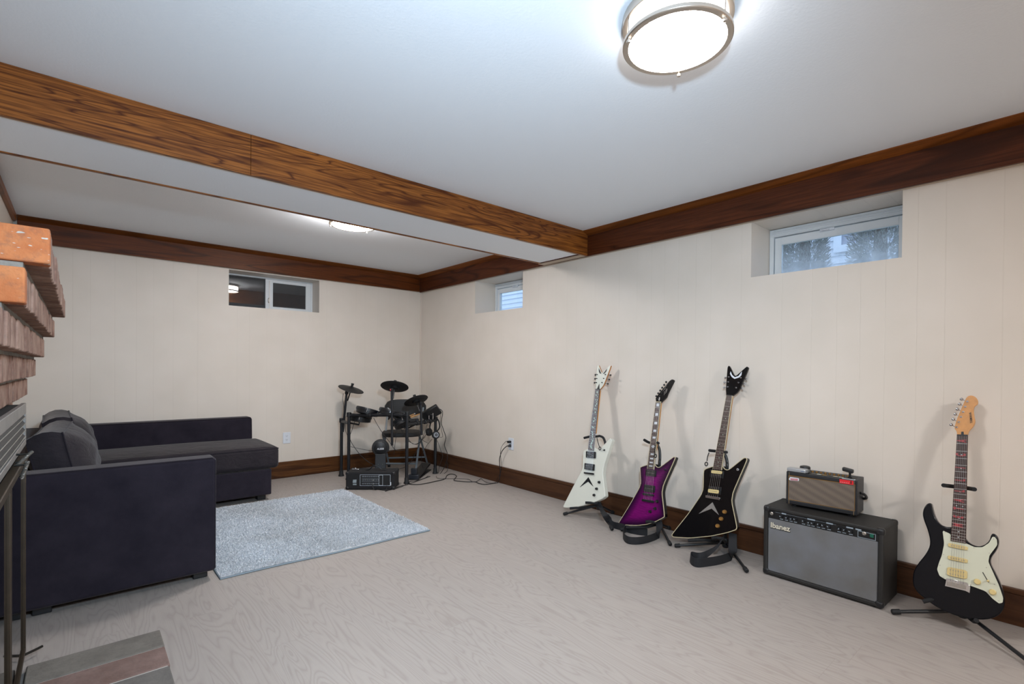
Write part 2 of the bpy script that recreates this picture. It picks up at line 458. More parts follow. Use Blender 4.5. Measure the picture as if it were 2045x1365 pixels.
# boxed cross beam
S1, S2 = -2.7621, -2.2658
root = thing('trim_5', 'boxed cross beam with oak side boards and a white panel underneath', 'beam', (-1.8, (S1+S2)/2, ZB)); root['kind'] = 'structure'
xj = at_y(S1, 501, 330).x
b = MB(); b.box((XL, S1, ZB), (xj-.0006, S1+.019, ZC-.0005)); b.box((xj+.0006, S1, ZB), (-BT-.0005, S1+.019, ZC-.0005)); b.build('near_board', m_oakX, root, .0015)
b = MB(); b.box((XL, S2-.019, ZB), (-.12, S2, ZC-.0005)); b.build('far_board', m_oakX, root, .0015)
b = MB(); b.box((XL, S1+.0195, ZB+.006), (-.13, S2-.0195, ZB+.02)); b.build('white_panel', m_ceil, root, smooth=False)
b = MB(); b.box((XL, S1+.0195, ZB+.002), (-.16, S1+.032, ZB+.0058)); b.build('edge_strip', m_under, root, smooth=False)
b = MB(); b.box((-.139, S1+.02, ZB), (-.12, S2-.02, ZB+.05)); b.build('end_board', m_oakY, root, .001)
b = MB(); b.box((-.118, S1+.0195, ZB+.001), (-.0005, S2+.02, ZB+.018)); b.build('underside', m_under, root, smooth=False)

# ------------------------------------------------------------------ windows
def pane_label(o, l): o['label'] = l; return o
def window_right(name, y0, y1, z0, z1, label, fog):
    """vinyl hopper window set back in the guitar wall"""
    xd = .287
    root = thing(name, label, 'window', (xd, (y0+y1)/2, z0)); root['kind'] = 'structure'
    b = MB()     # fixed outer frame
    for lo, hi in (((xd-.01, y1-.026, z0), (xd+.05, y1, z1)), ((xd-.01, y0, z0), (xd+.05, y0+.026, z1)), ((xd-.01, y0+.026, z1-.05), (xd+.05, y1-.026, z1)), ((xd-.01, y0+.026, z0), (xd+.05, y1-.026, z0+.014))): b.box(lo, hi)
    for k in range(3): b.box((xd-.016, y0+.01, z1-.046+k*.014), (xd-.01, y1-.01, z1-.041+k*.014))
    b.build('window_frame', m_white, root, .0015)
    b = MB()     # sash
    s0, s1, t0, t1 = y0+.030, y1-.030, z0+.018, z1-.056
    for lo, hi in (((xd, s1-.040, t0), (xd+.035, s1, t1)), ((xd, s0, t0), (xd+.035, s0+.040, t1)), ((xd, s0+.04, t1-.047), (xd+.035, s1-.04, t1)), ((xd, s0+.04, t0), (xd+.035, s1-.04, t0+.030))): b.box(lo, hi)
    for lo, hi in (((xd-.004, s1-.044, t0+.026), (xd, s1-.040, t1-.043)), ((xd-.004, s0+.04, t1-.051), (xd, s1-.04, t1-.047))): b.box(lo, hi)
    sash = b.build('sash', m_white, root, .0015)
    b = MB(); b.box((xd+.014, s0+.035, t0+.025), (xd+.018, s1-.035, t1-.042))
    b.build('glass', glass_mat(name+'_glass', (.80, .86, .90, 1), fog), sash, smooth=False)
    ym = (y0+y1)/2 + .055
    b = MB(); b.box((xd-.012, ym-.05, t1-.012), (xd-.0005, ym+.03, t1+.004)); b.tube([(xd-.014, ym+.02, t1-.004), (xd-.03, ym+.015, t1-.006), (xd-.032, ym-.03, t1-.010)], .005, 8); b.build('latch', m_whitepl, sash, .002)
window_right('window_1', A0+.002, A1-.002, azr+.001, ZB, 'basement window looking onto two evergreen shrubs', (1.77, 2.02, .42))
window_right('window_2', B0+.002, B1-.002, azr+.001, ZB, 'small recessed basement window showing white siding', (1.77, 2.0, .2))
# slider in the back wall
yd = .205; z0, z1 = wz+.001, ZB-.001; x0, x1 = wx0+.001, wx1-.001
root = thing('window_3', 'dark two-pane sliding basement window above the sofa', 'window', ((x0+x1)/2, yd, z0)); root['kind'] = 'structure'
xm0, xm1 = at_y(yd, 530.5, 570).x, at_y(yd, 545.5, 570).x
xr = at_y(yd, 611, 590).x
b = MB()
for lo, hi in (((x0, yd, z0+.0182), (x0+.018, yd+.06, z1-.0142)), ((x0, yd, z1-.014), (x1, yd+.06, z1)), ((x0, yd, z0), (x1, yd+.06, z0+.018)), ((x1-.016, yd, z0+.0182), (x1, yd+.06, z1-.0142))): b.box(lo, hi)
b.build('window_frame', m_white, root, .0015)
b = MB(); b.box((x0+.0182, yd+.034, z0+.0185), (xm0+.012, yd+.038, z1-.0145))
gd = glass_mat('night_glass', (.30, .31, .33, 1), None, 1.75, .16); b.build('fixed_pane', gd, root, smooth=False)
b = MB()
for lo, hi in (((xm0, yd+.004, z0+.0185), (xm1, yd+.03, z1-.0145)), ((xr, yd+.004, z0+.0185), (x1-.0163, yd+.03, z1-.0145)), ((xm1+.0002, yd+.004, z1-.046), (xr-.0002, yd+.03, z1-.0145)), ((xm1+.0002, yd+.004, z0+.0185), (xr-.0002, yd+.03, z0+.046))): b.box(lo, hi)
sash = b.build('sliding_sash', m_white, root, .0015)
b = MB(); b.box((xm1-.004, yd+.015, z0+.042), (xr+.004, yd+.019, z1-.042)); b.build('sash_pane', gd, sash, smooth=False)
xm = (xm0+xm1)/2
b = MB(); b.tube(spline([(xm-.004, yd+.002, 1.84), (xm-.012, yd-.012, 1.85), (xm-.012, yd-.012, 1.88), (xm-.004, yd+.002, 1.89)], 5), .004, 8); b.box((xm, yd-.001, z0+.018), (xm+.004, yd+.004, z1-.03)); b.build('latch', m_steel, sash)
b = MB(); b.box((wx0-.1, WT+.02, wz-.3), (wx1+.1, .95, wz-.28)); b.box((wx0-.1, .95, wz-.3), (wx1+.1, .97, 2.5)); b.box((wx0-.12, WT+.02, wz-.3), (wx0-.1, .97, 2.5)); b.box((wx1+.1, WT+.02, wz-.3), (wx1+.12, .97, 2.5)); b.box((wx0-.1, WT+.02, 2.48), (wx1+.1, .97, 2.5))
struct(b.build('wall_window_well', mat('well_concrete', '#2A2926', .9, var=.2, vscale=6), smooth=False), 'dark covered window well outside the back window', 'wall')

# ------------------------------------------------------------------ outside the guitar wall
slab('ground_outside', (WR+.001, -14, 1.40), (9, 6, 1.62), mat('frosty_lawn', '#B9BDB4', .95, var=.15, vscale=4), 'pale frosty ground outside the basement window', 'ground')
m_siding = mat('white_siding', '#C9D2E0', .6)
hx = 5.2
root = thing('neighbour_house', 'white sided house wall beyond the evergreen shrubs', 'house', (hx, -3, 1.62))
b = MB()
for k in range(40): b.add([(hx+.03, -14, 1.62+k*.115), (hx+.03, 8, 1.62+k*.115), (hx, 8, 1.62+(k)*.115), (hx, -14, 1.62+k*.115), (hx+.03, -14, 1.62+(k+1)*.115), (hx+.03, 8, 1.62+(k+1)*.115)], [(0,1,2,3), (3,2,5,4)])
b.box((hx+.031, -14, 1.62), (hx+.2, 8, 6.2))
b.build('siding', m_siding, root, smooth=False)
p0 = at_x(hx, 1682, 490); p1 = at_x(hx, 1760, 442)
b = MB(); b.box((hx-.02, p1.y, p0.z), (hx+.02, p0.y, p0.z+1.4)); wfr = b.build('window', mat('grey_window', '#8C93A6', .3), root, smooth=False)
b = MB()
for lo, hi in (((hx-.05, p1.y-.1, p0.z-.1), (hx-.021, p0.y+.1, p0.z)), ((hx-.05, p0.y, p0.z), (hx-.021, p0.y+.1, p0.z+1.5))): b.box(lo, hi)
b.build('window_casing', m_siding, wfr, smooth=False)
def shrub(name, y, x, rad, hgt, lean, label, col, seed):
    r = np.random.default_rng(seed)
    root = thing(name, label, 'shrub', (x, y, 1.62), 'evergreen shrubs outside the window')
    b = MB(); b.tube([(x, y, 1.60), (x+.02, y, 1.62+hgt*.5), (x, y, 1.62+hgt*.9)], [.05, .04, .01], 8); b.build('trunk', mat(name+'_bark', '#4A3B30', .9), root)
    vs = []; fs = []
    for i in range(30000):
        h = r.random()**.9; t = r.random()*2*PI; rr = rad*(1.0-.55*h**1.6)*(0.55+.5*r.random())*(1+.12*math.sin(3*t+7*h))
        p = V((x + rr*math.cos(t), y + rr*math.sin(t), 1.62 + h*hgt))
        d = V((math.cos(t)*.7, math.sin(t)*.7, .55+.5*r.random())).normalized(); d = (d + V((r.normal()*.35, r.normal()*.35, r.normal()*.25))).normalized()
        sd = d.orthogonal(); sd = (sd*math.cos(i) + d.cross(sd)*math.sin(i)).normalized()
        L = .022+.024*r.random(); w = .0038
        k = len(vs); vs += [p - sd*w*.4, p + d*L*.5 - sd*w, p + d*L, p + d*L*.5 + sd*w]; fs.append((k, k+1, k+2, k+3))
    b = MB(); b.add(vs, fs); b.build('foliage', mat(name+'_leaves', col, .8, var=.35, vscale=12), root, smooth=False)
xs = 1.55
yA = at_x(xs, 1606, 500).y; yB = at_x(xs, 1758, 470).y
shrub('evergreen_shrub', yA, xs, abs(at_x(xs, 1664, 500).y - yA)/1.12, 2.2, 0, 'grey-green evergreen shrub at the left of the window view', '#767A74', 3)
shrub('evergreen_shrub', yB, xs, abs(at_x(xs, 1694, 470).y - yB)/1.12, 2.3, 0, 'grey-green evergreen shrub at the right of the window view', '#72766F', 5)

# ------------------------------------------------------------------ ceiling lights
m_glow = [[emit_mat('lamp_diffuser', c, p) for p in pp] for c, pp in zip(('#FFF8F2', '#FFFBF8', '#FFFDFB'), LAMP_POWER)]
m_nickel = mat('brushed_nickel', '#C9BFB4', .36, 1.0)
def ceiling_light(x, y, label, glow):
    root = thing('ceiling_light', label, 'ceiling light', (x, y, ZC-.1), 'flush ceiling lights')
    R = .172; up = (0, 0, -1); o = (x, y, ZC)
    b = MB(); b.lathe(o, up, [(R+.001, .0005), (R+.001, .030), (R-.012, .034), (R-.016, .034), (R-.016, .010)], 64, cap0=True, cap1=True); b.build('ceiling_ring', m_nickel, root, .0008)
    b = MB(); b.cur = 1; b.lathe(o, up, [(R-.0175, .0345), (R-.0175, .082)], 40, cap0=True, cap1=False); b.cur = 0; b.lathe(o, up, [(R-.0175, .082), (R-.022, .0845), (.10, .0875), (.001, .0885)], 40, cap0=False, cap1=True); b.build('diffuser', glow, root)
    b = MB(); b.lathe(o, up, [(R-.017, .080), (R-.004, .080), (R, .082), (R, .093), (R-.003, .0955), (R-.019, .0955), (R-.019, .085)], 64, cap0=False, cap1=False); b.build('lower_ring', m_nickel, root, .0006)
    for k in range(3):
        a = math.radians(28 + 120*k); c = V((x + (R-.008)*math.cos(a), y + (R-.008)*math.sin(a), ZC))
        b = MB(); b.lathe(c, up, [(.0032, .03), (.0032, .082)], 10); b.build('post', m_nickel, root)
        b = MB(); b.lathe(c, up, [(.0035, .095), (.0035, .099), (.0065, .1005), (.0075, .104), (.006, .108), (.003, .1095)], 14); b.build('finial', m_nickel, root)
ceiling_light(-1.785, -4.612, 'round nickel ceiling light in the near half of the room', m_glow[0])
ceiling_light(-1.71, -1.905, 'round ceiling light half hidden behind the cross beam', m_glow[1])
ceiling_light(-1.785, -7.32, 'added unseen ceiling light behind the viewer that brightens the near guitar wall', m_glow[2])  # extra fixture out of view, added to brighten the near end of the guitar wall

# ------------------------------------------------------------------ wall outlets
def outlet(label, c, e1, n):
    c = V(c); e1 = V(e1); n = V(n); e2 = V((0, 0, 1)); fr = (c, e1, e2, n)
    root = thing('wall_outlet', label, 'outlet', c)
    w, h = .038, .0585
    b = MB(); b.prism([(-w, -h), (w, -h), (w, h), (-w, h)], fr, .0003, .006); b.build('cover_plate', m_whitepl, root, .003)
    for s in (-1, 1):
        p = [(.0165*math.cos(t), s*.0195 + max(-.0135, min(.0135, .0165*math.sin(t)))) for t in np.linspace(0, 2*PI, 24, endpoint=False)]
        b = MB(); b.prism(p, fr, .005, .0075); so = b.build('socket', m_whitepl, root, .0006)
        b = MB()
        for dx in (-.0064, .0064): b.prism([(dx-.0012, s*.0195+.001), (dx+.0012, s*.0195+.001), (dx+.0012, s*.0195+.0085), (dx-.0012, s*.0195+.0085)], fr, .0070, .0078)
        b.prism([(.0028*math.cos(t), s*.0195-.0065+.0028*math.sin(t)) for t in np.linspace(0, 2*PI, 10, endpoint=False)], fr, .0070, .0078)
        b.build('slots', m_dark, so, smooth=False)
    return root
outlet('white wall outlet with nothing plugged in beside the sofa', (-1.602, 0, .4153), (1, 0, 0), (0, -1, 0))
outlet('white wall outlet on the guitar wall with two black plugs', (0, -1.758, .4135), (0, -1, 0), (-1, 0, 0))

# ------------------------------------------------------------------ brick fireplace
m_bfront = brick_mat('weathered_brick', '#6E4B3E', '#A98C7C', ridges=True)
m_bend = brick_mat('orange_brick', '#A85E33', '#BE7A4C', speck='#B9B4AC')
m_mortar = brick_mat('mortar', '#7C7770', '#9A958C')
root = thing('fireplace', 'corbelled brick fireplace with an orange brick mantel end', 'fireplace', (-3.55, -3.1, 0))
rows = [(-3.306, -3.870, 1.474, 1.390), (-3.347, -3.900, 1.372, 1.290), (-3.380, -3.985, 1.274, 1.190), (-3.413, -4.03, 1.178, 1.098), (-3.443, -4.05, 1.084, 1.004)]
YFAR = -2.10
for k, (xf, yn, zt, zbm) in enumerate(rows):
    b = MB(); y = yn; j = 0
    while y < YFAR - .03:
        L = .0585 + random.uniform(-.003, .003); dx = random.uniform(-.004, .002) if j else 0; dz = random.uniform(-.0015, .0015) if j else 0
        o = len(b.f)
        b.cur = 0
        b.box((XL+.003, y, zbm+dz), (xf+dx, min(y+L, YFAR), zt+dz))
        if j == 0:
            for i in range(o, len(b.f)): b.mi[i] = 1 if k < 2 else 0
        y += L + .009; j += 1
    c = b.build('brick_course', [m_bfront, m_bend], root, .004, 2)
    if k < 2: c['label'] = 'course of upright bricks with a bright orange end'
    nxt = rows[k+1][0] if k < 4 else -3.47
    zn = rows[k+1][2] if k < 4 else .985
    b = MB(); b.box((XL+.003, yn+.012, zn-.002), (nxt-.006, YFAR-.012, zbm+.002)); b.box((XL+.003, yn+.006, zbm+.004), (xf-.012, YFAR-.008, zt-.006))
    b.build('mortar_bed', m_mortar, c, .002)
b = MB()
z = .0; k = 0
while z < .98:
    y = -4.05 - (.1 if k % 2 else 0)
    while y < -2.45:
        y1 = min(y+.196, -2.45)
        if y1 - max(y, -4.05) > .02: b.box((XL+.003, max(y, -4.05), z+.003), (-3.47, y1, z+.060))
        y += .206
    z += .068; k += 1
b.cur = 1; b.box((XL+.003, -4.045, 0), (-3.475, -2.455, .99))
b.build('chimney_breast', [m_bfront, m_mortar], root, .002)
# hearth of floor bricks
m_h = [brick_mat('hearth_grey', '#66615B', '#7D7871'), brick_mat('hearth_red', '#6F5850', '#87706A'), brick_mat('hearth_grey_b', '#5E5B58', '#74706C')]
b = MB(); y = -2.905; k = 0
while y > -4.0:
    w = .160 + (.004 if k % 2 else 0); b.cur = [0, 1, 2, 1][k % 4]
    x1 = -2.985 - random.uniform(0, .006) - .003*k
    b.box((-3.40, y-w, 0.0005), (x1, y, .021 - .0015*(k % 3)))
    y -= w + .0035; k += 1
hp = b.build('hearth', m_h, root, .005, 2, label='row of worn grey and red floor bricks')
b = MB(); b.box((-3.395, y+.01, .0005), (-2.998, -2.910, .0165)); b.build('mortar_bed', mat('pale_mortar', '#B9B5AF', .9), hp, smooth=False)

# fireplace insert: louvred hood, glass doors with twisted handles
m_iron = mat('dark_iron', '#2B2926', .38, .7, var=.2, vscale=30)
m_brassy = mat('aged_brass', '#3F352A', .5, .4, var=.15, vscale=20)
m_hood = mat('hood_metal', '#8A8784', .45, .3, var=.15, vscale=15)
XI = -3.412
pf = at_x(XI, 49, 1310); y1 = pf.y; y0 = -3.93
ztop = at_x(XI, 51, 803).z; zlou = at_x(XI, 50, 880).z; zdoor = at_x(XI, 48, 905).z
root = thing('fireplace_insert', 'dark metal fireplace insert with louvres and glossy black glass doors', 'fireplace insert', (XI, (y0+y1)/2, .02))
b = MB(); b.box((-3.466, y0, .024), (XI-.012, y1-.004, ztop-.006)); b.build('firebox', mat('firebox_black', '#0B0B0B', .8), root, smooth=False)
b = MB(); b.box((XI-.01, y0, ztop-.04), (XI+.004, y1, ztop)); b.box((XI-.01, y0, zlou-.012), (XI+.004, y1, zlou+.01)); b.box((XI-.01, y1-.022, zlou+.01), (XI+.004, y1, ztop-.04))
b.build('hood_frame', m_hood, root, .002)
b = MB(); n = 4
for k in range(n):
    zz = zlou+.016 + (ztop-.05-zlou)*k/n; h = (ztop-.05-zlou)/n
    b.add([(XI-.009, y0, zz), (XI-.009, y1-.024, zz), (XI+.003, y1-.024, zz+h*.25), (XI+.003, y0, zz+h*.25), (XI-.009, y0, zz+h*.92), (XI-.009, y1-.024, zz+h*.92)], [(0,1,2,3), (3,2,5,4)])
lv = b.build('louvres', mat('louvre_dark', '#161617', .6), root, smooth=False)
b = MB()
for k in range(n):
    zz = zlou+.016 + (ztop-.05-zlou)*k/n + (ztop-.05-zlou)/n*.25; b.tube([(XI+.003, y0, zz), (XI+.003, y1-.024, zz)], .0022, 6)
b.build('louvre_edges', mat('louvre_edge', '#8D8A84', .4, .5), lv)
b = MB(); b.box((XI-.01, y0, zdoor-.02), (XI+.014, y1-.10, zdoor+.004)); b.build('hood_ledge', m_brassy, root, .003)
yd2 = at_x(XI, 19, 1200).y
for a, c in ((y0+.02, yd2-.006), (yd2+.006, y1)):
    b = MB()
    for lo, hi in (((XI-.01, a, .03), (XI+.004, a+.018, zdoor-.022)), ((XI-.01, c-.018, .03), (XI+.004, c, zdoor-.022)), ((XI-.01, a+.018, .03), (XI+.004, c-.018, .05)), ((XI-.01, a+.018, zdoor-.042), (XI+.004, c-.018, zdoor-.022))): b.box(lo, hi)
    d = b.build('glass_door', m_brassy, root, .002)
    b = MB(); b.box((XI-.008, a+.016, .048), (XI-.003, c-.016, zdoor-.04))
    gm = NT('door_glass'); gm.base(lin('#050608')); gm.set(rough=.03, spec=.6); b.build('pane', gm.m, d, smooth=False)
def twisted_handle(p, L, tilt):
    """twisted iron bar on two prongs"""
    h = None
    b = MB(); N = 36
    for ph in (0, PI):
        b.tube([p + tilt*(L*(i/N-.5)) + V((.0030*math.cos(ph+i*.75), 0, 0)) + tilt.cross(V((1,0,0))).normalized()*.0030*math.sin(ph+i*.75) for i in range(N+1)], .0036, 7)
    h = b.build('handle', mat('handle_iron', '#6F6B65', .4, .5), root, label='twisted iron door handle')
    for s in (-.32, .32):
        b = MB(); q = p + tilt*(L*s); b.tube([V((XI+.002, q.y, q.z)), q], .0034, 8); b.build('prong', m_iron, h)
hp1 = at_x(XI+.025, 50, 914); hp2 = at_x(XI+.026, 49, 938)
twisted_handle(hp1, .052, V((.62, .2, .72)).normalized()); twisted_handle(hp2, .058, V((-.25, .2, -.92)).normalized())
b = MB(); b.tube([V((XI-.005, y1-.03, .026)), V((XI+.03, y1-.01, .028)), V((XI+.05, y1+.01, .027))], .005, 8); b.build('foot', m_iron, root)

# ------------------------------------------------------------------ corner sofa
def velvet(name, a, c, wrinkle=0.):
    t = NT(name); n = t.noise(t.co(), 5.5, 5, .62); f = t.noise(t.mapped((160, 160, 160)), 1.0, 2)
    col = t.ramp(n, [(.32, lin(a)), (.72, lin(c))]); col = t.mix(t.math('MULTIPLY', f, .22), col, lin(a))
    t.base(col); t.set(rough=.95, spec=.12, sheen=.30, sheenr=.45); t.b.inputs['Sheen Tint'].default_value = lin('#B9B2AE')
    t.bump(t.math('ADD', t.math('MULTIPLY', f, .10), t.math('MULTIPLY', t.noise(t.mapped((9, 9, 16)), 1.0, 3, .55, .8), wrinkle)), .009); return t.m
m_sofa = velvet('dark_velvet', '#221F28', '#2F2B34'); m_seat = velvet('seat_velvet', '#272429', '#343034', 1.0); m_pipe = velvet('piping_velvet', '#201D24', '#2B272E')
AY0, AY1, AX = -2.415, -2.272, -2.688
sofa = thing('corner_sofa', 'dark charcoal velvet corner sofa with a long chaise', 'sofa', (-2.9, -1.2, 0))
XB = -3.44
def soft_box(name, lo, hi, m, bev, seg=4, parent=sofa, cuts=0, puff=0., label=None, jit=0.):
    b = MB()
    nx = max(1, int(cuts*(hi[0]-lo[0])/.1)) if cuts else 1; ny = max(1, int(cuts*(hi[1]-lo[1])/.1)) if cuts else 1
    if not cuts: b.box(lo, hi)
    else:
        vs = []; fs = []
        for k, z in enumerate((lo[2], hi[2])):
            for j in range(ny+1):
                for i in range(nx+1):
                    u = i/nx; v = j/ny; e = (16*u*(1-u)*v*(1-v))**.45
                    vs.append((lo[0]+(hi[0]-lo[0])*u, lo[1]+(hi[1]-lo[1])*v, z + (puff*e + jit*math.sin(7*u+3)*math.cos(9*v)*e if k else 0)))
        q = (nx+1)*(ny+1); I = lambda k, i, j: k*q + j*(nx+1) + i
        for j in range(ny):
            for i in range(nx):
                fs.append((I(1,i,j), I(1,i+1,j), I(1,i+1,j+1), I(1,i,j+1))); fs.append((I(0,i,j), I(0,i,j+1), I(0,i+1,j+1), I(0,i+1,j)))
        for i in range(nx): fs += [(I(0,i,0), I(0,i+1,0), I(1,i+1,0), I(1,i,0)), (I(0,i,ny), I(1,i,ny), I(1,i+1,ny), I(0,i+1,ny))]
        for j in range(ny): fs += [(I(0,0,j), I(1,0,j), I(1,0,j+1), I(0,0,j+1)), (I(0,nx,j), I(0,nx,j+1), I(1,nx,j+1), I(1,nx,j))]
        b.add(vs, fs)
    return b.build(name, m, parent, bev, seg, label=label)
arm = soft_box('armrest', (-3.455, AY0, .045), (AX, AY1, .660), m_sofa, .018, 4)
b = MB(); e = .006
b.tube([(-3.45, AY0+e, .657), (AX-.02, AY0+e, .657), (AX-.006, AY0+e, .645), (AX-.005, AY0+e, .06)], .0035, 8); b.build('piping', m_pipe, arm)
soft_box('backrest', (-3.625, AY1+.002, .05), (XB, -.02, .655), m_sofa, .02, 4)
soft_box('chaise_back', (XB+.002, -.175, .05), (-1.975, -.022, .668), m_sofa, .022, 4)
b = MB(); b.tube([(-3.4, -.171, .662), (-1.995, -.171, .662), (-1.981, -.171, .648), (-1.978, -.171, .46)], .0033, 8); b.build('piping', m_pipe, bpy.data.objects['chaise_back'])
soft_box('seat_base', (XB+.002, AY1+.002, .05), (-2.74, -.88, .24), m_sofa, .012, 3)
soft_box('seat_cushion', (XB+.002, AY1+.004, .242), (-2.72, -.885, .44), m_seat, .03, 4, cuts=1, puff=.02)
soft_box('chaise_base', (XB+.002, -.868, .05), (-1.985, -.178, .272), m_sofa, .010, 3)
cs = soft_box('chaise_seat', (XB+.002, -.880, .275), (-1.925, -.180, .462), m_seat, .035, 4, cuts=1.0, puff=.022, jit=.004)
b = MB(); b.tube(spline([(-3.3, -.873, .447), (-2.4, -.876, .447), (-1.97, -.875, .447), (-1.945, -.868, .447), (-1.933, -.845, .447), (-1.931, -.7, .447), (-1.931, -.5, .447), (-1.931, -.24, .447)], 6), .0038, 8); b.build('piping', m_pipe, cs)
for k, (x, y) in enumerate(((-2.752, -2.32), (-3.38, -2.32), (-2.05, -.775), (-2.05, -.23), (-3.38, -.12))):
    b = MB(); b.box((x-.034, y-.034, 0.0005), (x+.034, y+.034, .052)); b.build('leg', m_black, sofa, .004)
def cushion(label, c, w, h, t, puff, lean, yaw=0, seed=0):
    """loose box cushion: t thick, w along the wall, h tall, leaning back"""
    r = random.Random(seed)
    e1 = V((math.sin(yaw), math.cos(yaw), 0)); up = V((-math.sin(lean)*math.cos(yaw), math.sin(lean)*math.sin(yaw), math.cos(lean))); n = e1.cross(up)
    c = V(c); N = 18; b = MB()
    def P(u, v, s):
        f = (1-abs(u)**3.2)*(1-abs(v)**3.2); cr = 1 - .07*abs(u*v)**2
        wr = .006*math.sin(9*u+seed)*math.cos(7*v+2*seed)*f
        sag = -.02*(1-u*u)*max(0, v)
        return c + e1*(w*.5*u*cr) + up*(h*.5*v*cr + sag) + n*(s*(t*.5 + (puff*f if s > 0 else puff*.5*f) + wr))
    for s in (1, -1):
        vs = [P(-1+2*i/N, -1+2*j/N, s) for j in range(N+1) for i in range(N+1)]
        b.add(vs, [(j*(N+1)+i, j*(N+1)+i+1, (j+1)*(N+1)+i+1, (j+1)*(N+1)+i) for j in range(N) for i in range(N)])
    ring = [(-1+2*i/N, -1) for i in range(N)] + [(1, -1+2*i/N) for i in range(N)] + [(1-2*i/N, 1) for i in range(N)] + [(-1, 1-2*i/N) for i in range(N)]
    lay = []
    for q in range(5):
        s = 1 - q*.5; vs = []
        for u, v in ring:
            a, d = P(u, v, 1), P(u, v, -1); k = (1-s)/2
            p = a*(1-k) + d*k; o = (e1*u*(abs(u) > .98) + up*v*(abs(v) > .98)); p += o*.022*(1-s*s); vs.append(p)
        lay.append(vs)
    M = len(ring); b.add([p for l in lay for p in l], [(q*M+i, q*M+(i+1) % M, (q+1)*M+(i+1) % M, (q+1)*M+i) for q in range(4) for i in range(M)])
    ob = b.build('back_cushion', m_seat, None, angle=60); tag(ob, label, 'cushion', 'loose sofa back cushions')
    for s in (1, -1):
        b = MB(); b.tube([P(u, v, s) + n*(s*.001) for u, v in ring], .0042, 7, closed=True); b.build('piping', m_pipe, ob)
cushion('dark velvet back cushion nearest the sofa armrest', (-3.325, -1.895, .640), .68, .365, .13, .09, .22, .05, 1)
cushion('dark velvet back cushion in the middle of the sofa', (-3.325, -1.16, .648), .70, .38, .13, .09, .20, -.03, 2)
cushion('dark velvet back cushion in the corner beside the back wall', (-3.35, -.46, .618), .56, .32, .13, .06, .22, 0, 3)

# ------------------------------------------------------------------ rug
rx0, rx1, ry0, ry1 = -2.672, -1.372, -2.447, -.925
rug = thing('area_rug', 'pale grey-blue shag rug in front of the sofa', 'rug', ((rx0+rx1)/2, (ry0+ry1)/2, 0))
def rp(u, v): # slightly rotated rectangle
    return V((rx0 + (rx1-rx0)*u, ry0 + (ry1-ry0)*v - .014*u + .006*math.sin(9*u)*(v < .02), 0))
m_pile = NT('rug_pile')
n1 = m_pile.noise(m_pile.co(), 2.2, 3); n2 = m_pile.noise(m_pile.co(), 120, 2)
cc = m_pile.ramp(n1, [(.35, lin('#C9CBCE')), (.65, lin('#DCE0E6'))]); cc = m_pile.mix(m_pile.ramp(n2, [(.35, (1,1,1,1)), (.5, (0,0,0,1))]), cc, lin('#C3C9D1'))
m_pile.base(cc); m_pile.set(rough=1., spec=.05, sheen=.2); m_pile = m_pile.m
b = MB(); G = 40
vs = [rp(i/G, j/G) + V((0, 0, .012)) for j in range(G+1) for i in range(G+1)]
b.add(vs, [(j*(G+1)+i, j*(G+1)+i+1, (j+1)*(G+1)+i+1, (j+1)*(G+1)+i) for j in range(G) for i in range(G)])
pile = b.build('pile', m_pile, rug, smooth=False); pile['kind'] = 'stuff'
NB = 100000
u = rng.random(NB); v = rng.random(NB); u = u*.99+.005; v = v*.992+.004
px = rx0 + (rx1-rx0)*u; py = ry0 + (ry1-ry0)*v - .014*u
a = rng.random(NB)*2*PI; L = .006 + .007*rng.random(NB); w = .0017 + .0010*rng.random(NB)
lx = rng.normal(0, .006, NB); ly = rng.normal(0, .006, NB)
ca, sa = np.cos(a), np.sin(a); z0 = .0118
va = np.empty((NB, 4, 3))
va[:, 0] = np.stack([px-ca*w, py-sa*w, np.full(NB, z0)], 1); va[:, 1] = np.stack([px+ca*w, py+sa*w, np.full(NB, z0)], 1)
va[:, 2] = np.stack([px+lx+ca*w*.8, py+ly+sa*w*.8, z0+L], 1); va[:, 3] = np.stack([px+lx-ca*w*.8, py+ly-sa*w*.8, z0+L], 1)
me = bpy.data.meshes.new('pile_tufts'); me.from_pydata(va.reshape(-1, 3).tolist(), [], np.arange(NB*4).reshape(-1, 4).tolist()); me.materials.append(m_pile)
ob = bpy.data.objects.new('pile_tufts', me); COL.objects.link(ob); ob.parent = rug; ob.matrix_parent_inverse = Matrix.Translation(-rug.location); ob['kind'] = 'stuff'
b = MB(); ed = [rp(i/30, 0) for i in range(30)] + [rp(1, i/30) for i in range(30)] + [rp(1-i/30, 1) for i in range(30)] + [rp(0, 1-i/30) for i in range(30)]
b.tube([p + V((0, 0, .0055)) for p in ed], .005, 8, closed=True); b.build('binding', mat('rug_binding', '#8C9AA4', .9), rug)
t0 = at_z(.012, 469, 1142); t1 = at_z(.012, 483, 1138.5)
b = MB(); d = (t1-t0).normalized(); b.boxf(t0 + V((0, -.004, 0)), d, V((0, 0, 1)), d.cross(V((0, 0, 1))), (0, (t1-t0).length), (-.009, .006), (-.001, .001)); b.build('care_tag', m_whitepl, rug, smooth=False)

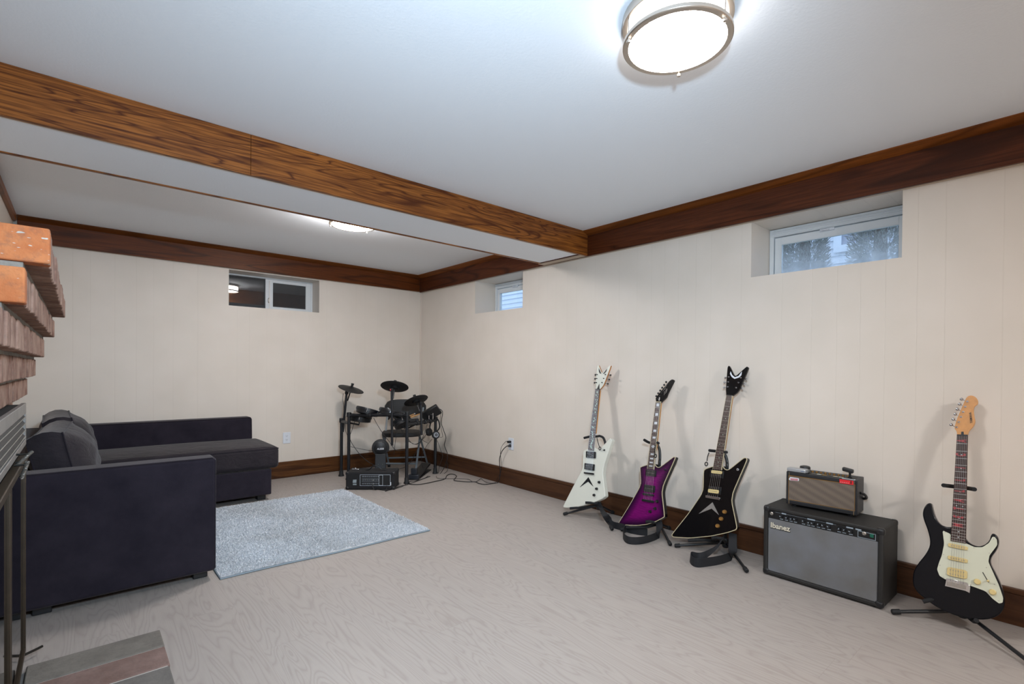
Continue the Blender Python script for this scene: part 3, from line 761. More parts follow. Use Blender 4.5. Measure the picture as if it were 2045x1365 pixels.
# ------------------------------------------------------------------ planes objects are drawn on
class Plane:
    """a real plane in the room with its own axes; picture points are carried onto it"""
    def __init__(s, o, e1, e2):
        s.o = V(o); s.e1 = V(e1).normalized(); e2 = V(e2); s.e2 = (e2 - s.e1*e2.dot(s.e1)).normalized(); s.n = s.e1.cross(s.e2)
        s.fr = (s.o, s.e1, s.e2, s.n)
    def pt(s, q, h=0.):
        d = ray(*q); t = ((s.o - CAM).dot(s.n) + h) / d.dot(s.n); return CAM + d*t
    def uv(s, pts, h=0.):
        r = []
        for q in pts:
            p = s.pt(q, h) - s.o; r.append((p.dot(s.e1), p.dot(s.e2)))
        return r
    def at(s, u, v, h=0.): return s.o + s.e1*u + s.e2*v + s.n*h
def circ(c, r, n=20): return [(c[0] + r*math.cos(2*PI*k/n), c[1] + r*math.sin(2*PI*k/n)) for k in range(n)]
def lerp(a, b, t): return (a[0]+(b[0]-a[0])*t, a[1]+(b[1]-a[1])*t)

# ------------------------------------------------------------------ electric guitars
m_rosewood = mat('rosewood', '#3A2621', .5, var=.25, vscale=60)
m_maple = mat('maple_neck', '#C98F52', .38, var=.1, vscale=30)
m_fret = mat('fret_wire', '#CFCDC8', .25, 1.0)
m_string = mat('steel_string', '#B9BABD', .3, 1.0)
m_ivory = mat('ivory_binding', '#BDB191', .5)
m_pearl = mat('pearl_inlay', '#C6CCD2', .25, var=.15, vscale=90)
m_abalone = mat('abalone_inlay', '#9FB6A6', .3, var=.3, vscale=120)
m_gold = mat('gold_knob', '#B98A4E', .28, .6)
m_creamp = mat('aged_cream_plastic', '#D9C489', .4)
m_pickup = mat('pickup_black', '#141416', .35)
m_red = mat('red_sticker', '#B23A42', .45)
m_silver = mat('satin_silver', '#B3B0AD', .4, .8)
def quad_at(nl, nr, bl, br, t0, t1, a=0., c=1.):
    L0, R0, L1, R1 = lerp(nl, bl, t0), lerp(nr, br, t0), lerp(nl, bl, t1), lerp(nr, br, t1)
    return [lerp(L0, R0, a), lerp(L1, R1, a), lerp(L1, R1, c), lerp(L0, R0, c)]
def guitar(label, pl, S):
    th = S.get('thick', .042)
    out = pl.uv(S['body']); out = chaikin(out, 2, S.get('q', .14)) if not S.get('fine') else chaikin(out, 2, .25)
    foot = pl.at(*out[0]); root = thing('electric_guitar', label, 'guitar', (foot.x, foot.y, min(pl.at(*q).z for q in out)))
    fr = pl.fr; b = MB(); b.prism(out, fr, -th, 0); body = b.build('body', S['mat'], root, S.get('bev', .004), 3)
    if 'top' in S:
        import mathutils.geometry as mg
        O = np.array(out); lo, hi = O.min(0), O.max(0)
        g = [(x, y) for x in np.arange(lo[0], hi[0], .007) for y in np.arange(lo[1], hi[1], .007)]
        N = len(out); r = mg.delaunay_2d_cdt([V(q) for q in out] + [V(q) for q in g], [(i, (i+1) % N) for i in range(N)], [], 1, 1e-6)
        Q = np.array([tuple(v) for v in r[0]]); A_ = O; B2 = np.roll(O, -1, 0)
        d = B2 - A_; tt = np.clip(((Q[:, None]-A_[None])*d).sum(2)/(d*d).sum(1), 0, 1); dist = np.linalg.norm(Q[:, None]-(A_+tt[..., None]*d), axis=2).min(1)
        val = np.clip(dist/.062, 0, 1).tolist()
        b = MB(); b.add([pl.at(q[0], q[1], .0006) for q in Q], [tuple(f) for f in r[2]]); tp = b.build('burst_top', S['top'], body, smooth=False, label='magenta figured top fading to black at the edge')
        at_ = tp.data.attributes.new('edge', 'FLOAT', 'POINT'); at_.data.foreach_set('value', val)
    if S.get('binding'):
        b = MB(); b.ringprism(inset(out, -.0006), inset(out, .0034), fr, -.005, .0012); b.build('binding', m_ivory, body, .0006, 1)
    # neck, fretboard
    nl, nr, bl, br = pl.uv(S['board'], .006)
    b = MB(); q = [lerp(nl, nr, .06), lerp(bl, br, .06), lerp(bl, br, .94), lerp(nl, nr, .94)]
    tend = .72; q2 = [q[0], lerp(q[0], q[1], tend), lerp(q[3], q[2], tend), q[3]]
    b.prism(q2, fr, -.020, .0005); b.build('neck', S.get('neckmat', m_maple), root, .008, 4)
    b = MB(); b.prism([nl, bl, br, nr], fr, .0004, .006); fb = b.build('fretboard', m_rosewood, root, .0006, 1)
    if S.get('neckbind'):
        b = MB(); b.prism([nr, br, lerp(br, bl, .10), lerp(nr, nl, .10)], fr, .0003, .0063); b.prism([nl, bl, lerp(bl, br, .04), lerp(nl, nr, .04)], fr, .0003, .0063); b.build('binding', m_ivory, fb, smooth=False)
    nf = 22; full = 1 - 2**(-(nf+.45)/12); fp = [0] + [(1-2**(-i/12))/full for i in range(1, nf+1)]
    b = MB(); w = .0008/ (V(bl)-V(nl)).length
    for t in fp[1:]: b.prism(quad_at(nl, nr, bl, br, t-w, t+w, .03, .97), fr, .0058, .0070)
    b.build('fret_pattern', m_fret, fb, smooth=False)
    b = MB(); b.prism(quad_at(nl, nr, bl, br, -.010, .0), fr, .0, .0085); b.build('nut', S.get('nutmat', m_black), root, smooth=False)
    # inlays
    kind = S.get('inlay'); b = MB()
    mk = [3, 5, 7, 9, 12, 15, 17, 19, 21]
    R = random.Random(11)
    if kind == 'block':
        for i in [1, 3, 5, 7, 9, 15, 17, 19, 21]:
            d = .2; t0, t1 = fp[i-1], fp[i]; b.prism(quad_at(nl, nr, bl, br, t0+(t1-t0)*.22, t1-(t1-t0)*.18, .26, .74), fr, .0058, .0063)
        for aa, cc, f0, f1 in ((.40, .60, 0, 1), (.2, .8, .35, .6)):
            t0, t1 = fp[11], fp[12]; b.prism(quad_at(nl, nr, bl, br, t0+(t1-t0)*f0, t0+(t1-t0)*f1, aa, cc), fr, .0058, .0064)
    elif kind == 'dots':
        for i in mk:
            t = (fp[i-1]+fp[i])/2
            for a in ((.28, .72) if i == 12 else (.5,)): b.prism(circ(lerp(lerp(nl, bl, t), lerp(nr, br, t), a), .0026, 10), fr, .0058, .0063)
    elif kind == 'vine':
        for i in range(1, 22):
            if i in (7, 10, 12): continue
            t0, t1 = fp[i-1], fp[i]
            for k in range(3 if i < 6 else 2):
                t = t0 + (t1-t0)*(.2 + .6*R.random()); a = .30 + .4*R.random(); c = lerp(lerp(nl, bl, t), lerp(nr, br, t), a); r = .0042 + .003*R.random()
                b.prism([(c[0] + r*(.35+.75*R.random())*math.cos(j*.785), c[1] + r*1.3*(.35+.75*R.random())*math.sin(j*.785)) for j in range(8)], fr, .0058, .0063 + .00004*k)
    if b.v: b.build('inlay_pattern', S.get('inlaymat', m_pearl), fb, smooth=False)
    # headstock
    ho = chaikin(pl.uv(S['head'], 0), 2, .12 if not S.get('fine') else .25)
    b = MB(); b.prism(ho, fr, -.016, -.0025); hd = b.build('headstock', S.get('headback', S['mat']), root, .002, 2)
    b = MB(); b.prism(ho, fr, -.0025, .0005); b.build('headplate', S['headmat'], hd, .0004, 1)
    for poly, m, nm in S.get('headart', []):
        b = MB(); b.prism(pl.uv(poly, .001), fr, .0004, .0014); b.build(nm, m, hd, smooth=False)
    tm = S.get('tunermat', m_blackm)
    for (p, q) in S['tuners']:
        c = pl.uv([p], .002)[0]; e = pl.uv([q], -.010)[0]
        b = MB(); b.lathe(pl.at(*c, .0004), pl.n, [(.0046, 0), (.0046, .002), (.003, .003), (.003, .009), (.0024, .010)], 12); tn = b.build('tuner', tm, hd)
        d = (pl.at(*e, -.010) - pl.at(*c, -.010)).normalized(); pe = pl.at(*e, -.010)
        b = MB(); b.tube([pl.at(*c, -.010), pe], .0018, 6)
        b.lathe(pe - d*.003, d, [(.002, 0), (.0055, .002), (.0075, .006), (.0065, .011), (.003, .013)], 12, e1=pl.n); b.build('button', tm, tn)
    # hardware on the body
    for it in S['parts']:
        nm, m, quad, h0, h1 = it[:5]
        qq = pl.uv(quad, h1); b = MB(); b.prism(chaikin(qq, 2, .12) if nm == 'pickguard' or m is m_creamp else chaikin(qq, 1, .05) if nm == 'pickup' else qq, fr, h0, h1); ob = b.build(nm, m, root, .0012 if h1-h0 > .003 else 0, 2)
        if len(it) > 5:
            b = MB(); A, B_, C_, D_ = qq[:4]
            for row in it[5]:
                for k in range(6):
                    c = lerp(lerp(A, D_, row), lerp(B_, C_, row), .17 + .132*k); b.prism(circ(c, .0022, 8), fr, h1-.0005, h1+.0012)
            b.build('pole_pieces', m_chrome if m is not m_creamp else m_steel, ob, smooth=False)
    for c, r, h, m in S['knobs']:
        p = pl.uv([c], h*.6)[0]; b = MB(); b.lathe(pl.at(*p, .0005), pl.n, [(r*1.1, 0), (r*1.05, h*.25), (r*.92, h*.85), (r*.8, h), (r*.35, h*.97)], 22); kb = b.build('knob', m, root)
    if 'toggle' in S:
        c, m = S['toggle']; p = pl.uv([c], .004)[0]
        b = MB(); b.lathe(pl.at(*p, .0004), pl.n, [(.0075, 0), (.0075, .002), (.005, .003), (.004, .006)], 16); b.tube([pl.at(*p, .004), pl.at(p[0]+.004, p[1]-.003, .020)], [.0022, .003], 8); b.build('toggle_switch', m, root)
    # strings from bridge to nut
    b = MB(); cl, cr = pl.uv(S['bridge'], .011)
    for k in range(6):
        s = .1 + .16*k; b.tube([pl.at(*lerp(cl, cr, s), .012), pl.at(*lerp(nl, nr, .12+.152*k), .0088)], .00045, 4, caps=False)
    b.build('strings', m_string, root)
    return root
def strap(root, pts, wv, label=None):
    p = spline(pts, 7); w = spline(wv, 7); b = MB(); b.ribbon(p, w, .003); return b.build('strap', mat('strap_webbing', '#17181C', .8, bump=.0006, bscale=500), root, label=label)
def lean_plane(xb, deg):
    a = math.radians(deg); return Plane((xb, 0, .05), (0, -1, 0), (math.sin(a), 0, math.cos(a)))
PW, PP, PB, PS = lean_plane(-.315, 12.5), lean_plane(-.30, 12.5), lean_plane(-.30, 12.0), lean_plane(-.30, 13)
# --- white one
bc = lambda p: crop(1110, 860, 6.5, p); hc = lambda p: crop(1150, 720, 7.58, p)
m_gw = mat('white_lacquer', '#D8D9CE', .30, coat=.35)
wood_edge = mat('bare_wood_edge', '#B5763B', .5)
pk = lambda q, m, h1=.011, rows=(.32, .68): ('pickup', m, q, .0003, h1, rows)
gw = guitar('white angular electric guitar with a V-shaped headstock, first in the row from the room corner', PW, dict(
    mat=m_gw, headmat=m_gw, headback=wood_edge, bev=.006,
    body=bc([(92,975),(100,994),(125,999),(250,994),(370,965),(510,922),(600,882),(638,852),(641,830),(603,512),(727,125),(722,104),(706,96),(690,106),(582,222),(560,236),(538,236),(505,214),(415,232),(372,246),(353,268),(346,490),(230,705)]),
    board=[hc([(293,434)])[0], hc([(362,436)])[0], bc([(415,250)])[0], bc([(490,262)])[0]],
    head=hc([(293,434),(303,405),(300,335),(318,112),(330,66),(346,68),(395,194),(515,68),(530,72),(422,362),(362,436)]),
    headart=[(hc([(345,112),(362,140),(386,196),(362,192),(348,160)]), m_black, 'wing_emblem'), (hc([(476,116),(462,160),(430,196),(410,197),(440,160)]), m_black, 'wing_emblem'), (hc([(355,345),(358,430),(318,430)]), m_black, 'truss_cover')],
    tuners=[(a, c) for a, c in zip(hc([(322,208),(318,268),(312,330),(448,208),(422,268),(397,330)]), hc([(303,212),(297,272),(289,332),(520,217),(500,282),(478,347)]))],
    parts=[pk(bc([(390,262),(513,270),(510,355),(388,345)]), m_pickup), pk(bc([(372,415),(498,432),(492,515),(368,497)]), m_pickup),
           ('bridge', m_blackm, bc([(362,532),(487,546),(487,568),(362,551)]), .003, .014), ('tailpiece', m_blackm, bc([(422,600),(485,720),(418,656),(312,728)]), .0003, .003)],
    bridge=bc([(372,540),(478,556)]), knobs=[(c, .0095, .014, m_black) for c in bc([(558,665),(525,750),(492,832)])], toggle=(bc([(627,248)])[0], m_black),
    inlay='vine', inlaymat=m_abalone))
E = lambda pl, q, h=0.: pl.pt(q, h)
wy = PW
fl_w = [at_z(.026, *q) for q in bc([(740,1215),(830,1240),(900,1262)])]
strap(gw, [E(wy, q, -.035) for q in bc([(520,905),(560,950),(595,1020)])] + [at_z(.10, *bc([(640,1090)])[0]), at_z(.055, *bc([(690,1160)])[0])] + fl_w,
      [V((0,-.05,.0))]*3 + [V((.01,-.045,.02)), V((.02,-.02,.045)), V((0,0,.05)), V((0,0,.05)), V((0,0,.05))])
# --- purple one
bp = lambda p: crop(1230, 900, 6.829, p); hpq = lambda p: crop(1270, 750, 8.53, p)
m_gp = mat('black_gloss', '#0B0A0C', .2, spec=.3, coat=.15)
t = NT('purple_burst'); an = t.new('ShaderNodeAttribute'); an.attribute_name = 'edge'
fl_ = t.noise(t.mapped((20, 20, 260)), 1.0, 3, .6, .4)
cc = t.ramp(an.outputs['Fac'], [(0.0, lin('#0D0710')), (.25, lin('#2A0A2C')), (.65, lin('#570C4E')), (1., lin('#760F64'))])
cc = t.mix(t.math('MULTIPLY', t.ramp(fl_, [(.40, (1,1,1,1)), (.62, (0,0,0,1))]), .45), cc, lin('#3A0838')); t.base(cc); t.set(rough=.2, spec=.3, coat=.2); m_burst = t.m
gp = guitar('purple burst electric guitar with cream binding, second in the row from the room corner', PP, dict(
    mat=m_gp, headmat=m_gp, top=m_burst, binding=True, neckbind=True, nutmat=m_ivory,
    body=bp([(34,982),(40,1002),(70,1008),(280,1018),(420,1004),(540,966),(650,908),(665,890),(623,522),(812,98),(806,80),(786,78),(620,205),(590,221),(565,219),(545,205),(530,172),(430,186),(345,213),(328,228),(341,462),(180,745)]),
    board=[hpq([(333,450)])[0], hpq([(425,450)])[0], bp([(423,240)])[0], bp([(520,252)])[0]],
    head=hpq([(335,374),(345,448),(425,458),(436,446),(516,370),(548,285),(650,84),(642,66),(612,61),(566,92)]),
    headart=[(hpq([(395,362),(412,372),(400,424),(386,418)]), m_silver, 'truss_cover')],
    tuners=[(lerp(*hpq([(376,388), (536,150)]), k/5), lerp(*hpq([(352,352), (520,112)]), k/5)) for k in range(6)],
    parts=[pk(bp([(405,250),(545,265),(540,350),(400,335)]), m_pickup, .010, (.5,)), pk(bp([(385,455),(528,475),(522,568),(375,550)]), m_pickup, .010, (.5,)),
           ('bridge', m_blackm, bp([(362,570),(515,592),(512,615),(362,598)]), .002, .012), ('tailpiece', m_blackm, bp([(352,652),(512,678),(510,708),(350,680)]), .002, .012)],
    bridge=bp([(368,655),(500,680)]), knobs=[(c, .0098, .015, m_black) for c in bp([(557,685),(528,785),(462,825)])], toggle=(bp([(672,255)])[0], m_black),
    inlay='block'))
b = MB(); sg = PP
for seg in ([(478,328),(490,300),(478,290),(500,262),(520,240),(505,232),(530,215)], [(462,262),(480,235),(500,205),(492,200),(520,165),(512,160),(545,120)], [(500,300),(520,268),(532,225)]):
    b.tube([PP.pt(q, .0016) for q in hpq(seg)], .0012, 6)
b.build('script_emblem', m_silver, gp)
lp = bp([(590,1190),(500,1232),(400,1262),(280,1278),(170,1268),(112,1225),(100,1165),(132,1112),(215,1128),(320,1148),(430,1158)])
strap(gp, [E(PP, bp([(585,950)])[0], -.03), E(PP, bp([(592,1020)])[0], -.02), at_z(.055, *bp([(585,1110)])[0])] + [at_z(0, *q) + V((0,0,.026)) for q in lp],
      [V((0,-.05,0)), V((0,-.05,0)), V((.0,-.03,.035))] + [V((0,0,.05))]*len(lp))
# --- black one
bb = lambda p: crop(1330, 890, 5.25, p); hb_ = lambda p: crop(1400, 720, 7.18, p)
gb_ = guitar('black angular electric guitar with gold knobs and cream pickup coils, third from the room corner', PB, dict(
    mat=m_gp, headmat=m_gp, binding=True, neckbind=True,
    body=bb([(60,925),(64,948),(85,957),(250,967),(470,947),(640,911),(735,880),(746,850),(681,540),(851,150),(846,128),(830,121),(806,130),(668,240),(640,250),(612,238),(597,206),(490,213),(420,236),(393,256),(388,480),(240,700)]),
    board=[hb_([(360,492)])[0], hb_([(453,502)])[0], bb([(489,240)])[0], bb([(587,252)])[0]],
    head=hb_([(362,494),(356,405),(380,95),(394,72),(410,76),(486,232),(652,84),(672,88),(680,106),(546,420),(512,460),(452,504)]),
    headart=[(hb_([(425,150),(446,202),(485,236),(540,215),(586,153),(580,206),(545,240),(480,260),(440,232),(415,188)]), m_whitepl, 'wing_emblem')],
    tuners=[(a, c) for a, c in zip(hb_([(395,232),(388,302),(380,372),(568,242),(535,312),(502,385)]), hb_([(357,243),(346,310),(340,383),(642,263),(610,334),(580,396)]))], tunermat=m_chrome,
    parts=[('pickup_surround', m_pickup, bb([(462,246),(606,264),(600,340),(458,322)]), .0003, .004), pk(bb([(475,252),(586,264),(582,296),(472,284)]), m_creamp, .011, (.5,)), pk(bb([(478,288),(578,300),(575,326),(476,313)]), m_pickup, .010, (.5,)),
           ('pickup_surround', m_pickup, bb([(444,418),(580,434),(572,514),(438,494)]), .0003, .004), pk(bb([(448,420),(556,434),(553,460),(446,446)]), m_pickup, .010, (.5,)), pk(bb([(441,448),(552,462),(548,501),(438,486)]), m_creamp, .011, (.5,)),
           ('bridge', m_chrome, bb([(415,515),(565,540),(562,565),(413,540)]), .002, .013), ('tailpiece', m_silver, bb([(487,590),(553,722),(478,656),(343,709)]), .0003, .003)],
    bridge=bb([(425,525),(552,548)]), knobs=[(c, .0115, .015, m_gold) for c in bb([(610,690),(574,763),(537,838)])], toggle=(bb([(750,247)])[0], m_chrome),
    inlay='dots', inlaymat=m_abalone))
lp = bb([(690,1200),(580,1238),(450,1262),(330,1273),(268,1245),(262,1200)])
strap(gb_, [E(PB, bb([(700,915)])[0], -.04), E(PB, bb([(700,1010)])[0], -.02), at_z(.07, *bb([(700,1110)])[0])] + [at_z(0, *q) + V((0,0,.027)) for q in lp] + [at_z(.045, *bb([(350,1165)])[0]), at_z(.07, *bb([(470,1110)])[0]), at_z(.11, *bb([(570,1020)])[0]), E(PB, bb([(590,955)])[0], -.02)],
      [V((0,-.05,0)), V((0,-.05,0)), V((0,-.05,.01))] + [V((.01,0,.052))] + [V((0,0,.053))]*4 + [V((.015,0,.05)), V((.02,.0,.05)), V((.035,0,.04)), V((.04,0,.03)), V((.04,-.01,.03))])
# --- double cutaway one
bs = lambda p: crop(1810, 980, 5.055, p); hs = lambda p: crop(1860, 780, 6.2, p)
m_gs = mat('blue_black_gloss', '#090B12', .22, spec=.22, coat=.06)
m_guard = mat('mint_pickguard', '#CFD2BF', .4)
gs = guitar('black double-cutaway electric guitar with a pale pickguard and red letters on the fretboard', PS, dict(
    mat=m_gs, headmat=m_maple, headback=m_maple, fine=True, bev=.010,
    body=bs([(62,880),(68,960),(120,1035),(230,1122),(340,1192),(480,1252),(620,1290),(800,1302),(920,1268),(982,1195),(996,1090),(960,960),(905,840),(846,735),(850,672),(915,590),(937,510),(915,450),(880,426),(855,436),(838,505),(770,556),(690,556),(620,515),(590,470),(470,362),(395,362),(335,335),(285,260),(258,160),(252,125),(228,118),(190,142),(163,205),(168,275),(220,405),(245,530),(205,625),(110,738),(72,810)]),
    board=[hs([(316,552)])[0], hs([(451,556)])[0], bs([(446,502)])[0], bs([(602,530)])[0]],
    head=hs([(316,552),(317,500),(272,452),(416,112),(448,66),(495,54),(548,74),(580,120),(572,168),(545,178),(520,215),(528,310),(546,382),(520,442),(458,502),(451,556)]),
    headart=[(hs([(370,505),(400,505),(402,552),(366,552)]), m_black, 'truss_slot')],
    tuners=[(a, c) for a, c in zip(hs([(445,132),(420,197),(394,260),(367,322),(340,386),(312,450)]), hs([(385,108),(360,170),(333,233),(308,295),(282,358),(257,425)]))], tunermat=m_chrome,
    parts=[('pickguard', m_guard, bs([(365,395),(450,436),(446,498),(602,526),(622,536),(690,566),(770,566),(836,522),(868,462),(892,462),(914,490),(918,545),(838,650),(828,715),(880,830),(935,950),(978,1080),(972,1126),(935,1134),(870,1085),(800,1010),(650,955),(400,895),(335,855),(310,790),(330,720),(358,650),(382,530)]), .0002, .0024),
           pk(bs([(424,522),(622,562),(618,600),(420,560)]), m_creamp, .008, (.5,)), pk(bs([(420,647),(620,689),(616,728),(416,687)]), m_creamp, .008, (.5,)), pk(bs([(412,762),(616,803),(612,892),(408,850)]), m_creamp, .008, (.28, .74)),
           ('bridge_plate', m_chrome, bs([(404,878),(614,925),(646,965),(640,1030),(596,1008),(388,958)]), .0025, .006), ('saddles', m_steel, bs([(418,905),(606,945),(598,992),(408,948)]), .006, .011)],
    bridge=bs([(425,940),(590,975)]), knobs=[(c, .0115, .013, m_creamp) for c in bs([(715,915),(870,1020)])],
    inlay='dots', nutmat=m_black))
b = MB(); p0, p1 = bs([(770,818), (832,922)]); b.tube([PS.pt(p0, .003), PS.pt(p1, .003)], .0014, 6); b.build('switch_slot', m_dark, gs)
b = MB(); q = PS.uv([bs([(825,905)])[0]], .008)[0]; b.lathe(PS.at(*q, .0024), PS.n, [(.003, 0), (.0045, .006), (.004, .014), (.002, .016)], 12); b.build('switch_tip', m_creamp, gs)
b = MB()
for q in bs([(392,412),(375,640),(338,748),(376,872),(650,945),(890,940),(932,1106),(808,772),(838,626),(682,572),(880,484)]):
    c = PS.uv([q], .0025)[0]; b.lathe(PS.at(*c, .0022), PS.n, [(.0022, 0), (.0018, .0008)], 8)
b.build('pickguard_screws', m_steel, gs)
for c, q in zip('ACILLATEM', [*hs([(381,620),(370,792),(366,952),(362,1104),(354,1238)]), *bs([(537,95),(533,179),(530,262),(526,345)])]):
    p = PS.pt(q, .0066); text(c, .047, p + PS.n*.0012, PS.e2, -PS.e1, m_red, gs, 'fret_letter', .0002, .0016, 'CENTER', .40)
q = PS.pt(hs([(497,400)])[0], .001); q2 = PS.pt(hs([(482,260)])[0], .001)
text('YAMAHA', .0125, q + PS.n*.0006, q2 - q, -PS.e1, m_black, gs, 'headstock_lettering', .0002, .0002)

# ------------------------------------------------------------------ guitar stands
m_foam = mat('black_foam', '#141518', .85)
def stand(label, pl, feet, hubpx, yokeL, yokeLi, yokeRi, yokeR, post, cradleL, cradleR, extra=None):
    F = [at_z(.013, *q) for q in feet]
    ym = (F[0].y + F[1].y)/2
    hub = at_y(ym, *hubpx) if len(feet) > 2 else at_x(-.19, *hubpx)
    root = thing('guitar_stand', label, 'guitar stand', (hub.x, hub.y, 0), 'tripod guitar stands along the wall')
    b = MB(); b.lathe(hub + V((0,0,-.03)), (0,0,1), [(.016, 0), (.021, .008), (.021, .045), (.014, .06)], 16); b.build('hub', m_black, root, .001)
    if len(F) < 3: F.append(V((-.055, ym, .013)))
    for p in F:
        d = (p - hub).normalized()
        b = MB(); b.tube([hub, p], .0085, 10); lg = b.build('leg', m_blackm, root)
        b = MB(); b.tube([p - d*.035, p - d*.004, p], [.0125, .0125, .008], 10); b.build('rubber_foot', m_rubber, lg)
    P = [pl.pt(q, h) for q, h in post]
    b = MB(); b.tube(spline([hub] + P[::-1], 7), .0095, 10); b.build('post', m_blackm, root)
    b = MB(); b.tube(spline([pl.pt(yokeL, .022), pl.pt(yokeLi, -.036), pl.pt(yokeRi, -.036), pl.pt(yokeR, .022)], 7), .0095, 10); b.build('neck_yoke', m_foam, root)
    for side, path in (('l', cradleL), ('r', cradleR)):
        b = MB(); q = [hub] + [pl.pt(a, h) for a, h in path]; b.tube(spline(q, 6), .0095, 10); b.build('cradle_arm', m_foam, root)
    if extra: extra(root)
    return root
def keeper(pl, pts, loop):
    def f(root):
        b = MB(); b.tube(spline([pl.pt(q, .012) for q in pts], 6), .0032, 6); k = b.build('security_strap', m_rubber, root)
        c = pl.pt(loop, .012); b = MB(); b.tube([c + pl.e1*.0115*math.cos(t)*.8 + pl.e2*.0115*math.sin(t) for t in np.linspace(0, 2*PI, 20, endpoint=False)], .0034, 6, closed=True); b.build('strap_ring', m_rubber, k)
    return f
stand('black tripod stand holding the white guitar', PW, [(1125,1026), (1223,1057), (1226,1023)], (1196,1008), (1166.5,874), (1180,871), (1191,871), (1197,870),
      [((1197,870), -.036), ((1205,874), -.045), ((1209,888), -.05), ((1206,910), -.055)], [((1166,1013), -.03), ((1152,1013.5), .0), ((1138,1014.5), .025)], [((1192,1005), -.02), ((1180,1003.5), .0), ((1169,1003), .028)],
      keeper(PW, [(1192,874), (1194,882), (1197,892)], (1198,895)))
stand('black tripod stand holding the purple guitar', PP, [(1239,1057), (1339,1087), (1338,1054)], (1317,1045), (1286.4,877.8), (1298,883.6), (1309,882), (1315,884.5),
      [((1312,886), -.036), ((1317,897), -.05), ((1318,915), -.055), ((1317,935), -.058)], [((1290,1052), -.03), ((1272,1052.5), .0), ((1251,1053), .022)], [((1310,1043), -.02), ((1300,1041), .0), ((1290,1041), .028)],
      keeper(PP, [(1309,888), (1308,898), (1308,905)], (1309,910)))
stand('black tripod stand holding the black guitar with gold knobs', PB, [(1347,1089), (1492,1140), (1472,1089)], (1449,1083), (1416.7,899), (1430,900.4), (1441,902), (1450.8,902.5),
      [((1441,902), -.036), ((1448,908), -.05), ((1452,922), -.055), ((1452,945), -.058)], [((1412,1078), -.03), ((1392,1078), .0), ((1374,1079), .022)], [((1444,1076), -.02), ((1432,1073.5), .0), ((1422,1073.5), .028)],
      keeper(PB, [(1416,903), (1413,912), (1412,920)], (1410.5,926)))
stand('black tripod stand holding the double-cutaway guitar', PS, [(1780,1221), (2072,1334)], (1923,1219), (1884.5,968.6), (1897,970), (1930,974), (1946,976.5),
      [((1916,973), -.036), ((1912,1010), -.05), ((1908,1080), -.052)], [((1888,1200), -.045), ((1866,1196), -.01), ((1843,1200.5), .004)], [((1940,1236), -.045), ((1947,1240), -.015), ((1950,1238), .004)])

# ------------------------------------------------------------------ amplifiers
m_tolex = mat('black_tolex', '#1E1D1C', .62, bump=.0008, bscale=600)
m_lab = mat('panel_print', '#9AA7B2', .5)
class Face(Plane):
    def quad(s, pts): return s.uv(pts)
def amp_shell(root, P, w, h, d, stile, top, bot, m, recess=.018, bev=.008):
    """cabinet with a set-back front: four front edges in one shell"""
    b = MB(); I = [(0,0),(w,0),(w,h),(0,h)]; J = [(stile,bot),(w-stile,bot),(w-stile,h-top),(stile,h-top)]
    o, e1, e2, n = P.fr
    vs = [P.at(*q, -d) for q in I] + [P.at(*q, 0) for q in I] + [P.at(*q, 0) for q in J] + [P.at(*q, -recess) for q in J]
    fs = [(3,2,1,0)]
    for i in range(4):
        j = (i+1) % 4; fs += [(i, j, 4+j, 4+i), (4+i, 4+j, 8+j, 8+i), (8+i, 8+j, 12+j, 12+i)]
    fs.append((12,13,14,15)); b.add(vs, fs)
    return b.build('cabinet', m, root, bev, 3)
FL, FR = at_z(0, 1523, 1145), at_z(0, 1763, 1219)
u = (FR-FL); wA = u.length; u.normalize(); PA_ = Face(FL + V((0,0,.006)), u, (0,0,1)); hA, dA = .386, .262
root = thing('guitar_amplifier', 'large black combo guitar amplifier with a grey cloth front standing on the floor', 'amplifier', (FL+FR)/2 - PA_.n*.13)
stl = PA_.uv([(1531.5,1014)])[0][0]
cab = amp_shell(root, PA_, wA, hA, dA, .024, .020, .022, m_tolex)
q = PA_.uv([(1532.8,1034), (1744.5,1079.8), (1745.3,1203.9), (1534.3,1141)])
vg = (q[0][1]+q[1][1])/2
b = MB(); b.prism([(.0245,.0225),(wA-.0245,.0225),(wA-.0245,vg),(.0245,vg)], PA_.fr, -.017, -.006)
t = NT('grille_cloth'); nn = t.noise(t.co(), 7, 4); w1 = t.noise(t.mapped((900, 900, 900)), 1, 1)
cc = t.ramp(nn, [(.3, lin('#6B6A68')), (.7, lin('#777A80'))]); cc = t.mix(t.math('MULTIPLY', w1, .3), cc, lin('#55565A')); t.base(cc); t.set(rough=.85); t.bump(w1, .0006); m_grille = t.m
b.build('grille', m_grille, root, .003)
b = MB(); b.prism([(.0245,vg+.001),(wA-.0245,vg+.001),(wA-.0245,hA-.0205),(.0245,hA-.0205)], PA_.fr, -.017, -.008); pan = b.build('control_panel', mat('panel_black', '#0E0F11', .45), root)
vk = (vg + hA - .02)/2
ks = crop(1510, 1000, 11.373, [(560,310),(670,335),(775,358),(875,380),(1060,425),(1175,450),(1275,470),(1400,490),(1510,510),(1640,540)]) + crop(1640, 1020, 12.78, [(440,415),(570,450),(740,490)])
